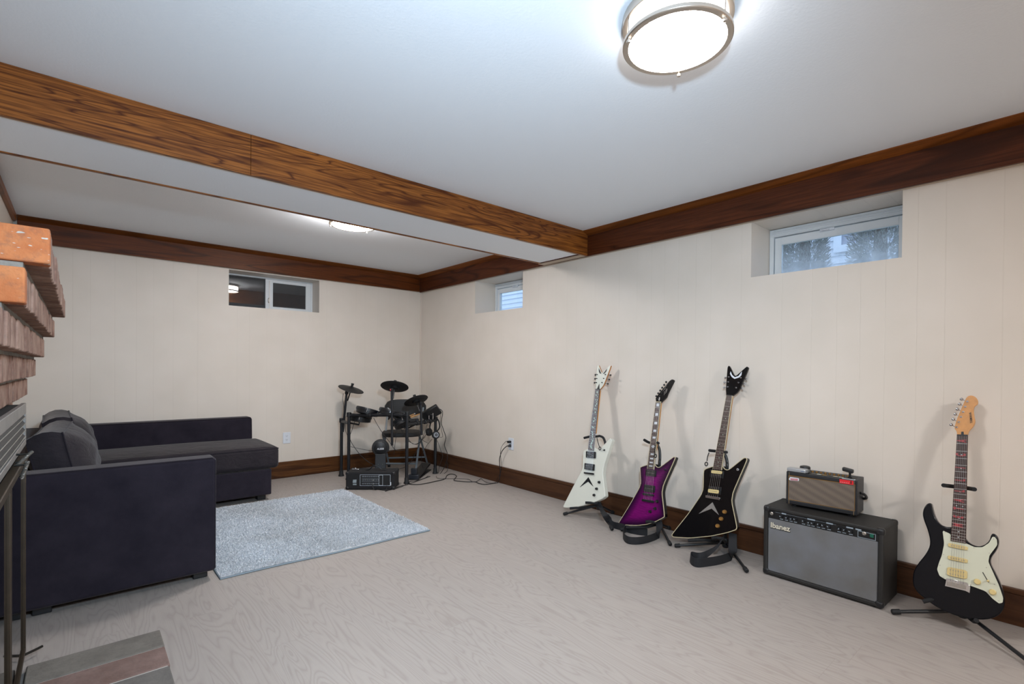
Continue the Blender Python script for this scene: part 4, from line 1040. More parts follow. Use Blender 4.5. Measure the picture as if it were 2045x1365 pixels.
for k, p in enumerate(ks):
    c = PA_.uv([p], .004)[0]
    b = MB(); b.lathe(PA_.at(c[0], vk, -.0085), PA_.n, [(.0095, 0), (.0092, .004), (.0075, .006), (.0068, .016), (.005, .0165)], 18); kn = b.build('knob', m_black, root)
    a = random.uniform(-.9, .9) + (.5 if k % 3 else -.6); d1 = PA_.e1*math.sin(a) + PA_.e2*math.cos(a)
    b = MB(); b.boxf(PA_.at(c[0], vk, .0078), d1, PA_.n, d1.cross(PA_.n), (.000, .0072), (0, .0012), (-.0014, .0014)); b.build('pointer', m_lab, kn, smooth=False)
    b = MB(); b.prism([(c[0]-.008, vg+.006), (c[0]+.008, vg+.006), (c[0]+.008, vg+.010), (c[0]-.008, vg+.010)], PA_.fr, -.008, -.0075); b.build('knob_caption', m_lab, pan, smooth=False)
for x0, x1 in ((.095,.118),(.225,.262),(.315,.345),(.405,.435),(.445,.470)):
    b = MB(); b.prism([(x0, hA-.030), (x1, hA-.030), (x1, hA-.023), (x0, hA-.023)], PA_.fr, -.008, -.0075); b.build('section_caption', m_lab, pan, smooth=False)
b = MB(); b.prism([(.062, hA-.0275), (.36, hA-.0275), (.36, hA-.0268), (.062, hA-.0268)], PA_.fr, -.008, -.0076)
b.ringprism([(.455,vg+.003),(.53,vg+.003),(.53,hA-.032),(.455,hA-.032)], [(.457,vg+.005),(.528,vg+.005),(.528,hA-.034),(.457,hA-.034)], PA_.fr, -.008, -.0075); b.build('panel_lines', m_lab, pan, smooth=False)
for x in (.042, .482):
    b = MB(); b.lathe(PA_.at(x, vk+.004, -.0085), PA_.n, [(.009, 0), (.009, .004), (.0065, .006), (.005, .006), (.005, .002)], 18); b.build('jack_socket', m_steel, root)
b = MB(); b.prism([(.506,vk-.008),(.522,vk-.008),(.522,vk+.010),(.506,vk+.010)], PA_.fr, -.0085, -.003); b.build('power_switch', mat('green_rocker', '#0E5A48', .4), root, .002)
pt0 = PA_.pt((1540.5,1050), -.004); pt1 = PA_.pt((1580,1059), -.004)
ev = (pt1-pt0).normalized()
text('Ibanez', .040, PA_.pt((1538.5,1047.5), -.004), PA_.e1, PA_.e2, mat('logo_cream', '#CFC9B8', .4), root, 'logo_lettering', .0012, .0011)
text('Ibanez', .040, PA_.pt((1538.5,1048.2), -.0052), PA_.e1, PA_.e2, m_dark, root, 'logo_backing', .0004, .0030)
for a, c_, dd in ((0,hA,0),(wA,hA,0),(0,0,0),(wA,0,0),(wA,hA,-dA),(0,hA,-dA),(wA,0,-dA)):
    sx, sy, sz = (1 if a == 0 else -1), (1 if c_ == 0 else -1), (1 if dd else -1)
    o = PA_.at(a, c_, dd); b = MB(); b.boxf(o, PA_.e1*sx, PA_.e2*sy, PA_.n*sz, (-.002,.034), (-.002,.034), (-.002,.034)); b.build('corner_protector', m_black, root, .012, 3)
for a, dd in ((.04,-.03),(wA-.04,-.03),(.04,-dA+.03),(wA-.04,-dA+.03)):
    b = MB(); p = PA_.at(a, 0, dd); b.lathe(V((p.x, p.y, 0)), (0,0,1), [(.014, 0.0002), (.014, .007)], 14); b.build('foot', m_rubber, root)
ZT = .006 + hA
# small practice amp on top
FL, FR = at_z(ZT+.012, 1569.7, 1004.3), at_z(ZT+.012, 1711.7, 1029.8)
u = FR-FL; wS = u.length; u.normalize(); PS2 = Face(FL, u, (0,0,1)); hS, dS = .183, .152
root = thing('practice_amplifier', 'small black practice amplifier with a brown woven front on top of the large amplifier', 'amplifier', PS2.at(wS/2, -.011, -dS/2))
cab = amp_shell(root, PS2, wS, hS, dS, .010, .020, .022, mat('black_leatherette', '#191A1E', .5, bump=.0004, bscale=700), .006, .010)
t = NT('brown_grille'); ck = t.new('ShaderNodeTexChecker'); ck.inputs['Scale'].default_value = 260; mp = t.new('ShaderNodeMapping'); mp.inputs['Rotation'].default_value = (.6, .6, .6); t.link(t.co(), mp.inputs[0]); t.link(mp.outputs[0], ck.inputs[0])
t.base(t.mix(ck.outputs['Fac'], lin('#776A5D'), lin('#5A5049'))); t.set(rough=.8); m_brg = t.m
b = MB(); b.prism([(.0125,.025),(wS-.0125,.025),(wS-.0125,hS-.0235),(.0125,hS-.0235)], PS2.fr, -.006, -.003); gr = b.build('grille', m_brg, root)
b = MB(); b.ringprism([(.0105,.0225),(wS-.0105,.0225),(wS-.0105,hS-.0205),(.0105,hS-.0205)], [(.013,.0255),(wS-.013,.0255),(wS-.013,hS-.024),(.013,hS-.024)], PS2.fr, -.006, -.0015); b.build('gold_piping', mat('gold_piping', '#7A5A2C', .5), gr)
b = MB()
for x in (.014, wS-.016):
    for y0_, y1_ in ((.001,.021),(hS-.019,hS-.002)): b.prism([(x,y0_),(x+.002,y0_),(x+.002,y1_),(x,y1_)], PS2.fr, -.0002, .0006)
b.build('gold_stitch', mat('gold_stitch', '#8A7350', .6), cab, smooth=False)
lg = crop(1560, 920, 11.36, [(170,412),(205,365),(300,378),(395,390),(408,412),(400,455),(330,450),(205,440)])
b = MB(); b.prism(PS2.uv(lg, -.002), PS2.fr, -.003, -.0008); lb = b.build('logo_badge', m_whitepl, root, .0006)
b = MB()
for y0_ in (0, 1): b.prism(PS2.uv(crop(1560, 920, 11.36, [(215,392+26*y0_),(385,408+24*y0_),(380,424+22*y0_),(205,408+24*y0_)]), -.001), PS2.fr, -.0009, -.0003)
b.build('logo_strokes', m_red, lb, smooth=False)
# red sticker wrapped over the top edge, with its white upper half
rd = mat('bright_red_sticker', '#D8242C', .4)
q = PS2.uv(crop(1560, 920, 11.36, [(1325,375),(1640,425),(1615,535),(1330,495)]), .001)
xa, xb_ = q[0][0], q[1][0]
b = MB(); b.prism([(xa,hS-.024),(xb_,hS-.024),(xb_,hS-.003),(xa,hS-.003)], PS2.fr, -.0002, .0009); st = b.build('red_sticker', rd, cab, smooth=False, label='bright red sticker over the top front edge')
b = MB()
for i in range(14): b.prism([(xa+.004+i*.0028,hS-.0185),(xa+.004+i*.0028+.0018,hS-.0185),(xa+.004+i*.0028+.0018,hS-.0165-.001*(i % 3)),(xa+.004+i*.0028,hS-.0165-.001*(i % 3))], PS2.fr, .0009, .0012)
b.build('sticker_print', m_whitepl, st, smooth=False)
b = MB(); b.prism([(xb_-.013,hS-.020),(xb_-.008,hS-.020),(xb_-.008,hS-.005),(xb_-.013,hS-.005)], PS2.fr, .0009, .0012); b.build('sticker_code', m_dark, st, smooth=False)
b = MB(); b.boxf(PS2.at(xa+.008, hS, 0), PS2.e1, PS2.e2, PS2.n, (0, xb_-xa-.004), (-.0002, .0009), (-.03, -.008)); b.build('white_sticker', m_whitepl, cab, smooth=False)
# control strip on the top panel
b = MB(); b.boxf(PS2.at(0, hS, 0), PS2.e1, PS2.e2, PS2.n, (.10, wS-.02), (-.0005, .0012), (-.105, -.02)); tp = b.build('top_panel', mat('top_panel_black', '#161513', .5), root, smooth=False)
cols = ['#6E6A63', '#C7CDBE', '#A6803F', '#4A4B45', '#C3B79A', '#B9C2B2', '#5B5750']
for k in range(7):
    x = .118 + k*.026
    b = MB(); b.boxf(PS2.at(x, hS+.0013, -.026), PS2.e1, PS2.e2, PS2.n, (0, .022), (0, .0008), (-.014, 0)); b.build('label_tile', mat('tile_%d' % k, cols[k], .6), tp, smooth=False)
for k in range(9):
    b = MB(); b.lathe(PS2.at(.112 + k*.021, hS+.0012, -.075), PS2.e2, [(.0065, 0), (.006, .007), (.0045, .008)], 14); b.build('knob', mat('brass_knob', '#8E6B3C', .35, .6), root)
b = MB(); b.tube(spline([PS2.at(wS+.001, hS*.60, -dS*.42), PS2.at(wS+.016, hS*.55, -dS*.55), PS2.at(wS+.018, hS*.42, -dS*.80), PS2.at(wS+.002, hS*.36, -dS*.93)], 6), [.007]*19, 8); b.build('side_handle', m_black, root, label='dark strap handle on the side')
for a, dd in ((.035,-.03),(wS-.035,-.03),(.035,-dS+.03),(wS-.035,-dS+.03)):
    b = MB(); p = PS2.at(a, 0, dd); b.lathe(V((p.x, p.y, ZT+.0002)), (0,0,1), [(.012, 0), (.012, .014)], 14); b.build('foot', m_rubber, root)
ztop = ZT+.012+hS
# things lying on the practice amp
b = MB(); P3 = PS2
bx = thing('power_bank', 'flat silver box lying on the front corner of the small amplifier', 'power bank', P3.at(.055, hS, -.03))
b.boxf(P3.at(0, hS+.0006, 0), P3.e1, P3.e2, P3.n, (.001, .098), (0, .020), (-.052, -.001)); cs_ = b.build('case', mat('silver_plastic', '#A9ABAE', .35, .4), bx, .005, 3)
b = MB(); b.boxf(P3.at(0, hS+.0006, 0), P3.e1, P3.e2, P3.n, (.0975, .106), (.002, .018), (-.050, -.003)); b.build('end_cap', mat('grey_end_cap', '#6F7072', .5), bx, .003, 2)
b = MB(); b.prism([(.074,hS+.008),(.087,hS+.008),(.087,hS+.012),(.074,hS+.012)], P3.fr, -.001, .0002); b.build('mark', mat('blue_grey_mark', '#6C7A95', .5), cs_, smooth=False)
b = MB(); b.lathe(P3.at(.068, hS+.0008, -.100), P3.e2, [(.026, 0), (.027, .018), (.025, .024), (.012, .028)], 24); tag(b.build('volume_knob', m_black, None), 'round black puck standing behind the silver box on the small amplifier', 'knob')
tn = thing('clip_on_tuner', 'small black clip-on tuner standing on the end of the small amplifier', 'tuner', P3.at(wS-.042, hS, -.055))
o = P3.at(wS-.045, hS+.0014, -.055)
b = MB(); b.lathe(o, P3.e2, [(.011, 0), (.011, .004), (.0055, .008), (.0055, .024), (.008, .030)], 14); b.build('stem', m_black, tn)
b = MB(); b.boxf(o + P3.e2*.028, (P3.e1*.95 - P3.e2*.16).normalized(), P3.e2, P3.n, (-.034, .016), (.0, .020), (-.016, .016)); b.build('head', m_black, tn, .005, 3)

# ------------------------------------------------------------------ drum corner
m_rack = mat('rack_tube', '#14161B', .38, spec=.5)
m_pad = mat('drum_rubber', '#19191B', .6)
m_mesh = mat('drum_head', '#202022', .7)
U3 = V((0, 0, 1))
P1, P3_, P4 = at_z(0, 681.5, 950), at_z(0, 812, 965), at_z(0, 869, 945)
P2 = at_z(0, 696, 957)
h1, h2, h3, h4 = upright(P1, 682, 835), upright(P2, 696, 823.5), upright(P3_, 809, 822), upright(P4, 869, 832)
kit = thing('electronic_drum_kit', 'black electronic drum kit on a four-post rack in the room corner', 'drum kit', (P1+P2+P3_+P4)/4)
for p, h in ((P1, h1), (P2, h2), (P3_, h3), (P4, h4)):
    b = MB(); b.tube([p + U3*.012, p + U3*h], .0165, 14); ps = b.build('rack_post', m_rack, kit)
    b = MB(); b.lathe(p, U3, [(.030, .0005), (.030, .010), (.023, .022), (.021, .055), (.018, .06)], 18); b.build('foot', m_rubber, ps)
    b = MB(); b.lathe(p + U3*(h-.045), U3, [(.019, 0), (.024, .004), (.024, .044), (.020, .048)], 16); b.build('clamp', m_black, ps, .001)
def bar(a, b_, r=.0165, name='rack_bar'):
    b = MB(); b.tube([a, b_], r, 14); return b.build(name, m_rack, kit)
cz2, cz3 = h2-.028, h3-.03
A = P2 + U3*cz2; B = P3_ + U3*cz3
bar(A, B); bar(P1 + U3*(h1-.03), P2 + U3*(h1-.03)); bar(P3_ + U3*(h4-.035), P4 + U3*(h4-.035))
def clamp(c, ax):
    b = MB(); b.lathe(c - V(ax)*.022, ax, [(.021, 0), (.025, .004), (.025, .040), (.021, .044)], 14); return b.build('clamp', m_black, kit, .001)
cdir = (B-A).normalized()
for t in (.36, .72, .90): clamp(A + (B-A)*t, cdir)
wd_ = (P4-P3_).normalized()
for t in (.35, .62, .8): clamp(P3_ + (P4-P3_)*t + U3*(h4-.035), wd_)
# cymbal pads on their poles
def cymbal(c, n, r, pole, lab=None):
    n = V(n).normalized(); c = V(c)
    b = MB(); b.lathe(c, n, [(r-.004, -.004), (r, -.001), (r-.002, .003), (r*.45, .012), (r*.20, .020), (.018, .026)], 48); cy = b.build('cymbal_pad', m_pad, kit, angle=50)
    b = MB(); b.lathe(c - n*.03, n, [(.035, 0), (.045, .006), (.045, .024), (.02, .026)], 20); b.build('sensor_box', m_black, cy)
    b = MB(); b.lathe(c + n*.024, n, [(.010, 0), (.014, .008), (.012, .026), (.016, .032), (.015, .042)], 14); b.build('wing_nut', m_black, cy)
    tip = c - n*.03
    b = MB(); b.tube([tip + n*.03, tip - n*.10], .007, 10); b.build('tilter_rod', m_rack, cy)
    b = MB(); b.tube(pole, .0125, 12); b.build('cymbal_pole', m_rack, kit)
    b = MB(); e = V(pole[0]); b.lathe(e - (V(pole[0])-V(pole[-1])).normalized()*.02, (V(pole[0])-V(pole[-1])).normalized(), [(.016, 0), (.019, .004), (.019, .028), (.014, .034)], 14); b.build('tilter_clamp', m_black, cy)
r1 = P1 + U3*.9; r3 = P3_ + U3*.9
c1 = depth_pt(701, 777, r1 + FWD*.0); top1 = depth_pt(692.5, 783, r1)
cymbal(c1, U3*.93 + RGT*.31 - FWD*.10, .135, [top1, depth_pt(686, 846, P1 + U3*.5), depth_pt(684.5, 862, P1 + U3*.5)])
c2 = depth_pt(788, 771.5, A + (B-A)*.66); 
cymbal(c2, U3*.90 + FWD*.43, .140, [depth_pt(782.5, 777, A + (B-A)*.66 - FWD*.035), depth_pt(783, 889, A + (B-A)*.66 - FWD*.035)])
c3 = depth_pt(831, 799.5, P3_ + (P4-P3_)*.45)
cymbal(c3, U3*.86 + FWD*.34 - RGT*.36, .128, [depth_pt(840.5, 804, P3_ + (P4-P3_)*.45 - FWD*.03), depth_pt(842, 868, P3_ + (P4-P3_)*.45 - FWD*.03)])
b = MB(); p = depth_pt(780, 778, c2 - FWD*.06); b.lathe(p, RGT*-1, [(.010, -.004), (.010, .004)], 12); b.build('red_badge', m_red, kit)
# drum pads
def pad(c, n, r, h, mount=None, name='drum_pad'):
    n = V(n).normalized(); c = V(c)
    b = MB(); b.lathe(c, n, [(r*.72, -h), (r*.94, -h*.9), (r*.98, -h*.35), (r*.98, -h*.05)], 40); d = b.build(name, m_black, kit)
    b = MB(); b.lathe(c, n, [(r*.985, -h*.42), (r*1.03, -h*.40), (r*1.03, -h*.25), (r*.985, -h*.24)], 40, cap0=False, cap1=False); b.lathe(c, n, [(r*.92, .004), (r*1.02, .004), (r*1.04, -.004), (r*1.04, -.014), (r*.98, -.016)], 40, cap0=False, cap1=False); b.build('hoop', m_rack, d)
    b = MB(); b.lathe(c, n, [(r*.97, -.006), (r*.93, .001), (r*.4, .003), (.002, .003)], 40, cap0=False); b.build('drum_head', m_mesh, d)
    e1 = n.orthogonal().normalized(); e2 = n.cross(e1)
    for k in range(6):
        a = k*PI/3 + .3; q = c + (e1*math.cos(a) + e2*math.sin(a))*r*1.035
        b = MB(); b.tube([q - n*.002, q - n*h*.62], .004, 6); b.build('tension_rod', m_chrome if k % 2 else m_rack, d)
    if mount is not None:
        b = MB(); b.tube([c - n*h*.95, c - n*(h+.03), V(mount)], .009, 10); b.build('mount_arm', m_rack, d)
m1 = A + (B-A)*.36; m2 = A + (B-A)*.74
pad(depth_pt(735.5, 816.5, m1 + FWD*.10), U3*.93 + FWD*.20 + RGT*.22, .118, .062, m1)
pad(depth_pt(781, 819, m2 + FWD*.12), U3*.93 + FWD*.20 + RGT*.22, .116, .062, m2)
m0 = P2 + U3*(h2-.05)
pad(depth_pt(720, 828, P2 + FWD*.14), U3*.97 + FWD*.1 + RGT*.12, .12, .075, P1*.35 + P2*.65 + U3*(h1-.03))
m3 = P3_ + (P4-P3_)*.38 + U3*(h4-.035)
pad(depth_pt(812, 838, P3_ + (P4-P3_)*.3 + FWD*.06), U3*.97 + FWD*.12 - RGT*.1, .118, .06, m3)
pad(depth_pt(801, 838, m2 + FWD*.10), U3*.80 + FWD*.30 - RGT*.45, .095, .07, m2)
# sound module
mo = depth_pt(861, 824, P3_ + (P4-P3_)*.8); md = (RGT*.86 + U3*.50).normalized(); mn = (FWD*.78 + U3*.62); mn = (mn - md*mn.dot(md)).normalized(); mt = md.cross(mn)
b = MB(); b.boxf(mo, md, mt, mn, (-.105, .100), (-.062, .062), (-.024, .020)); mod = b.build('sound_module', m_black, kit, .010, 3)
b = MB(); b.boxf(mo, md, mt, mn, (-.09, .09), (-.05, .05), (.020, .0215)); b.build('control_face', mat('module_face', '#2A2B2E', .4), mod)
b = MB(); b.tube([mo - mn*.024, depth_pt(862, 838, P4)], .011, 10); b.build('module_arm', m_rack, mod)
for k in range(2): b = MB(); s = mo - md*(.03-.05*k) - mn*.02; b.tube([s, s - U3*.07], .0045, 6); b.build('mount_rod', m_chrome, mod)
# kick tower
kc = at_y(-.745, 760, 893.5); kf = V((kc.x, kc.y, 0))
kn_ = (CAM - kc); kn_.z = 0; kn_.normalize(); kr = kn_.cross(U3)*-1
kick = thing('kick_drum_tower', 'short black kick drum tower with a round pad standing behind the floor mixer', 'kick drum', kf)
b = MB(); b.lathe(kc + kn_*.0, kn_, [(.072, -.035), (.085, -.028), (.088, .0), (.084, .012), (.074, .016)], 40); pd = b.build('kick_pad', m_pad, kick)
b = MB(); b.lathe(kc, kn_, [(.060, .0155), (.064, .022), (.058, .026), (.002, .028)], 36, cap0=False); b.build('pad_face', mat('kick_face', '#101114', .45), pd)
text('ALESIS', .024, kc + kn_*.0285 - U3*.008, kr if kr.dot(RGT) > 0 else -kr, U3, mat('white_print', '#C9CCD2', .5), kick, 'logo_lettering', .0003, .0007, 'CENTER')
e = kr if kr.dot(RGT) > 0 else -kr
b = MB(); vs = []
for z, w_, d_ in ((.015, .095, .07), (.06, .068, .055), (.12, .056, .04), (kc.z-.06, .054, .03)):
    for sx, sy in ((-1,1),(1,1),(1,-1),(-1,-1)): vs.append(kf + U3*z + e*(w_*sx) + kn_*(d_*sy*.8))
b.add(vs, [(0,1,2,3)] + [(4*k+i, 4*k+(i+1) % 4, 4*k+4+(i+1) % 4, 4*k+4+i) for k in range(3) for i in range(4)] + [(12,13,14,15)]); b.build('tower', mat('tower_black', '#0C0E13', .5), kick, .006, 2)
b = MB(); b.boxf(kf, e, kn_, U3, (-.11, .11), (-.10, .09), (.0005, .015)); b.build('base_plate', m_blackm, kick, .003)
for sx in (-.022, .022):
    for z in (.13, .17): b = MB(); b.lathe(kf + U3*z + e*sx + kn_*.034, kn_, [(.0035, 0), (.003, .0015)], 8); b.build('screw', m_steel, kick)
# hi-hat pedal
fp_ = at_z(0, 826, 957); fq = at_z(0, 851, 938); fd = (fq - fp_); L_ = fd.length; fd.normalize(); fs_ = U3.cross(fd)
ped = thing('drum_pedal', 'black foot pedal standing on the floor beside the drum rack', 'pedal', (fp_+fq)/2)
b = MB(); b.boxf(fp_, fd, fs_, U3, (-.01, .045), (-.055, .055), (.0005, .05)); b.boxf(fp_, fd, fs_, U3, (.0, .035), (-.032, .032), (.05, .115)); b.build('heel_block', mat('pedal_grey', '#20242C', .5), ped, .006, 2)
b = MB(); b.add([fp_ + fd*a_ + fs_*s_ + U3*z_ for a_, z_ in ((.035, .012), (.035, .03), (L_, .085), (L_, .06)) for s_ in (-.05, .05)], [(0,1,3,2), (2,3,5,4), (4,5,7,6), (6,7,1,0), (0,2,4,6), (1,7,5,3)]); b.build('foot_board', m_black, ped, .003)
b = MB(); b.boxf(fp_, fd, fs_, U3, (-.03, L_+.01), (-.058, .058), (.0005, .009)); b.build('base_plate', m_black, ped, .002)
# headphones on the right post
hpn = thing('headphones', 'black over-ear headphones hanging from the right rear rack post', 'headphones', P4 + U3*.38)
ca_, cb_ = depth_pt(858, 862, P4 - FWD*.06 - RGT*.01), depth_pt(870.5, 868, P4 - FWD*.09)
na, nb = (RGT*.75 - FWD*.35 + U3*.1).normalized(), (-FWD*.82 + RGT*.40 + U3*.12).normalized()
for c_, n_ in ((ca_, na), (cb_, nb)):
    b = MB(); b.lathe(c_, n_, [(.026, -.028), (.040, -.026), (.043, -.010), (.043, .004), (.036, .012), (.03, .013)], 28); cp = b.build('ear_cup', m_pad, hpn)
    b = MB(); b.lathe(c_, n_, [(.028, .0125), (.026, .0145), (.016, .0145), (.015, .013)], 24, cap0=False, cap1=False)
    b.lathe(c_ + n_*.0128, n_, [(.006, 0), (.005, .002)], 12); b.build('cup_emblem', mat('cup_grey', '#8C9099', .4) if c_ is cb_ else m_black, cp)
b = MB(); b.tube(spline([ca_ + U3*.035, depth_pt(860, 845, P4 - FWD*.05), depth_pt(868, 834, P4 - FWD*.06), depth_pt(875, 838, P4 - FWD*.08), depth_pt(878, 852, P4 - FWD*.09), cb_ + U3*.04 + RGT*.012], 6), .007, 8); b.build('headband', m_foam, hpn)
# sticks
for k, ((a0, b0), (a1, b1)) in enumerate((((812, 833.5), (827.5, 826)), ((815, 835), (840, 825.5)))):
    s0 = depth_pt(a0, b0, m3 - FWD*.02); s1 = depth_pt(a1, b1, m3 + FWD*.10)
    st = thing('drumstick', 'wooden drumstick resting on the right drum pad, ' + ('its tip further left' if k == 0 else 'its tip nearest the sound module'), 'drumstick', s0, 'pair of drumsticks')
    dd = (s1-s0).normalized()
    b = MB(); b.tube([s0 - dd*.12, s0, s1 - dd*.05, s1], [.0075, .0075, .0070, .0045], 10); b.build('shaft', mat('hickory', '#B98B58', .55), st)
    b = MB(); b.lathe(s1 - dd*.004, dd, [(.004, 0), (.0065, .006), (.0065, .012), (.003, .018)], 10); b.build('tip', m_whitepl, st, label='white nylon tip')
# folding chair
m_chair = mat('chair_vinyl', '#232222', .55); m_leg = mat('chair_grey_metal', '#6C747A', .5, .1)
fl_, fr_, rl_, rr_ = at_z(0, 763, 944), at_z(0, 830, 945), at_z(0, 777, 932), at_z(0, 854, 930)
chair = thing('folding_chair', 'black padded folding chair with grey metal legs in the corner behind the drum kit', 'chair', (fl_+fr_+rl_+rr_)/4)
sc_ = at_y((fl_.y+rr_.y)/2 - .02, 802, 862.5); sx_ = (rr_ - rl_); sx_.z = 0; sx_.normalize(); sy_ = U3.cross(sx_)
ring = [(.215*math.copysign(abs(math.cos(t))**.65, math.cos(t)), .19*math.copysign(abs(math.sin(t))**.65, math.sin(t))) for t in np.linspace(0, 2*PI, 40, endpoint=False)]
b = MB(); b.prism(ring, (sc_, sx_, sy_, U3), -.035, .012); b.build('seat', m_chair, chair, .014, 4)
bk = depth_pt(810, 813, sc_ + sy_*.20); b = MB(); N = 16; vs = []
for k in range(N+1):
    t = k/N*2-1; p = bk + sx_*(.238*t) + sy_*(.05*(1-t*t)); hh = .072*(1-abs(t)**4)**.5 + .020
    for dz in (-1, 1):
        for dy in (-.014, .014): vs.append(p + U3*(dz*hh) + sy_*dy)
b.add(vs, [f for k in range(N) for f in ((4*k, 4*k+4, 4*k+5, 4*k+1), (4*k+2, 4*k+3, 4*k+7, 4*k+6), (4*k, 4*k+2, 4*k+6, 4*k+4), (4*k+1, 4*k+5, 4*k+7, 4*k+3))] + [(0,1,3,2), (4*N, 4*N+2, 4*N+3, 4*N+1)]); b.build('backrest', m_chair, chair, .008, 3)
bl_, br_ = bk - sx_*.20 - sy_*.012, bk + sx_*.205 - sy_*.012
def flat_leg(a, b_, name='leg'):
    d = (b_-a).normalized(); b = MB(); s = d.cross(sx_).normalized(); b.boxf(a, d, sx_, s, (0, (b_-a).length), (-.011, .011), (-.006, .006)); return b.build(name, m_leg, chair, .003, 2)
for foot_, top in ((fl_, bl_), (fr_, br_)): flat_leg(foot_ + U3*.02, top)
for foot_, side in ((rl_, -1), (rr_, 1)):
    lg = flat_leg(foot_ + U3*.02, sc_ + sx_*(.20*side) - U3*.03 - sy_*.06)
for foot_ in (fl_, fr_, rl_, rr_): b = MB(); b.boxf(foot_, sx_, sy_, U3, (-.015, .015), (-.012, .012), (.0005, .035)); b.build('rubber_foot', m_rubber, chair, .003)
def xbar(a, b_, r): b = MB(); b.tube([a, b_], r, 10); b.build('cross_bar', m_leg, chair)
xbar(fl_*.86 + bl_*.14, fr_*.86 + br_*.14, .010); xbar(rl_ + (sc_-sx_*.2-rl_)*.27 , rr_ + (sc_+sx_*.2-rr_)*.27, .010)
b = MB(); q = at_y(kf.y+.35, 777, 922); b.lathe(q, U3, [(.016, -.03), (.02, -.01), (.012, .008), (.006, .01)], 14); 
# powered mixer on the floor
FL, FR = at_z(0, 690, 978), at_z(0, 788, 978); u = FR-FL; wP = u.length; u.normalize(); PM = Face(FL + U3*.004, u, U3)
hP, dP = upright(FL, 690, 942.5) - .004, .215
mix_ = thing('powered_mixer', 'black carpet-covered powered mixer amplifier on the floor in front of the drum kit', 'mixer amplifier', PM.at(wP/2, 0, -dP/2))
m_print = mat('white_print_bright', '#C3CDD8', .5)
m_carpet = mat('black_carpet', '#17171A', .9, bump=.001, bscale=800)
b = MB(); b.boxf(PM.o, PM.e1, PM.e2, PM.n, (0, wP), (0, hP), (-dP, 0)); b.build('cabinet', m_carpet, mix_, .012, 3)
X0, X1 = PM.uv([(718.5,946)])[0][0], PM.uv([(780.5,946)])[0][0]; Z0, Z1 = PM.uv([(750,970)])[0][1], PM.uv([(750,946.5)])[0][1]
b = MB(); b.prism([(X0,Z0),(X1,Z0),(X1,Z1),(X0,Z1)], PM.fr, .0003, .003); cp = b.build('control_panel', m_dark, mix_, smooth=False)
b = MB(); I = lambda g: [(X0+g,Z0+g),(X1-g,Z0+g),(X1-g,Z1-g),(X0+g,Z1-g)]
b.ringprism(I(.003), I(.0055), PM.fr, .003, .0036)
pw_ = X1-X0; xg = X0+pw_*.62
b.ringprism([(xg,Z0+.006),(xg+.036,Z0+.006),(xg+.036,Z1-.006),(xg,Z1-.006)], [(xg+.0022,Z0+.008),(xg+.0338,Z0+.008),(xg+.0338,Z1-.008),(xg+.0022,Z1-.008)], PM.fr, .003, .0036)
for f in (.36, .66): zz = Z0+(Z1-Z0)*f; b.prism([(X0+.02,zz),(xg-.002,zz),(xg-.002,zz+.0014),(X0+.02,zz+.0014)], PM.fr, .003, .0034)
b.build('panel_print', m_print, cp, smooth=False)
for r_, f in enumerate((.2, .52, .82)):
    for k in range(8):
        x = X0 + .026 + k*.0205; zz = Z0+(Z1-Z0)*f
        b = MB(); b.lathe(PM.at(x, zz, .003), PM.n, [(.0052, 0), (.0048, .009), (.003, .0095)], 10); kb = b.build('knob', m_steel if (k == 5 and r_ < 2) else m_black, mix_)
        b = MB(); b.prism([(x-.0014, zz), (x+.0014, zz), (x+.0014, zz+.005), (x-.0014, zz+.005)], PM.fr, .0124, .0130); b.build('pointer', m_print, kb, smooth=False)
        b = MB(); b.prism([(x+.0062, zz-.004), (x+.0092, zz-.004), (x+.0092, zz+.005), (x+.0062, zz+.005)], PM.fr, .003, .0034); b.build('caption_mark', m_print, cp, smooth=False)
b = MB(); xl = PM.uv([(704.5,950)])[0][0]; b.prism([(xl,Z0+.035),(xl+.004,Z0+.030),(xl+.034,Z0+.030),(xl+.036,Z0+.062),(xl+.004,Z0+.060)], PM.fr, .0003, .002); b.prism([(xl+.002,Z0+.010),(xl+.036,Z0+.010),(xl+.036,Z0+.022),(xl+.002,Z0+.022)], PM.fr, .0003, .002); b.build('logo_plate', mat('logo_grey', '#8A969B', .45), mix_, smooth=False)
b = MB(); b.prism([(X1-.004,Z0+.008),(X1+.004,Z0+.008),(X1+.004,Z0+.038),(X1-.004,Z0+.038)], PM.fr, .003, .0042); b.build('white_tag', m_whitepl, mix_, smooth=False)
b = MB(); b.tube(spline([PM.at(wP*.36, hP+.004, -dP*.42), PM.at(wP*.44, hP+.012, -dP*.42), PM.at(wP*.52, hP+.045, -dP*.42), PM.at(wP*.62, hP+.035, -dP*.42), PM.at(wP*.70, hP+.008, -dP*.42), PM.at(wP*.78, hP+.004, -dP*.42)], 6), .005, 8); b.build('carry_handle', m_black, mix_)
for a, c_ in ((wP,hP),(wP,0),(0,0),(0,hP)):
    for dd in (0, -dP):
        o = PM.at(a, c_, dd); sx = 1 if a == 0 else -1; sy = 1 if c_ == 0 else -1; sz = 1 if dd else -1
        b = MB(); b.boxf(o, PM.e1*sx, PM.e2*sy, PM.n*sz, (-.0025,.03), (-.0025,.03), (-.0025,.03)); b.build('corner_protector', m_black, mix_, .009, 2)
pz = PM.at(.06, hP, -.12)
b = MB(); b.boxf(pz, PM.e1, PM.n, U3, (-.035, .035), (-.01, .01), (.0006, .008)); b.lathe(pz + U3*.004, U3, [(.008, 0), (.007, .012), (.003, .018)], 10); tag(b.build('metal_fitting', m_chrome, None, .002), 'small shiny metal fitting lying on top of the floor mixer', 'fitting')

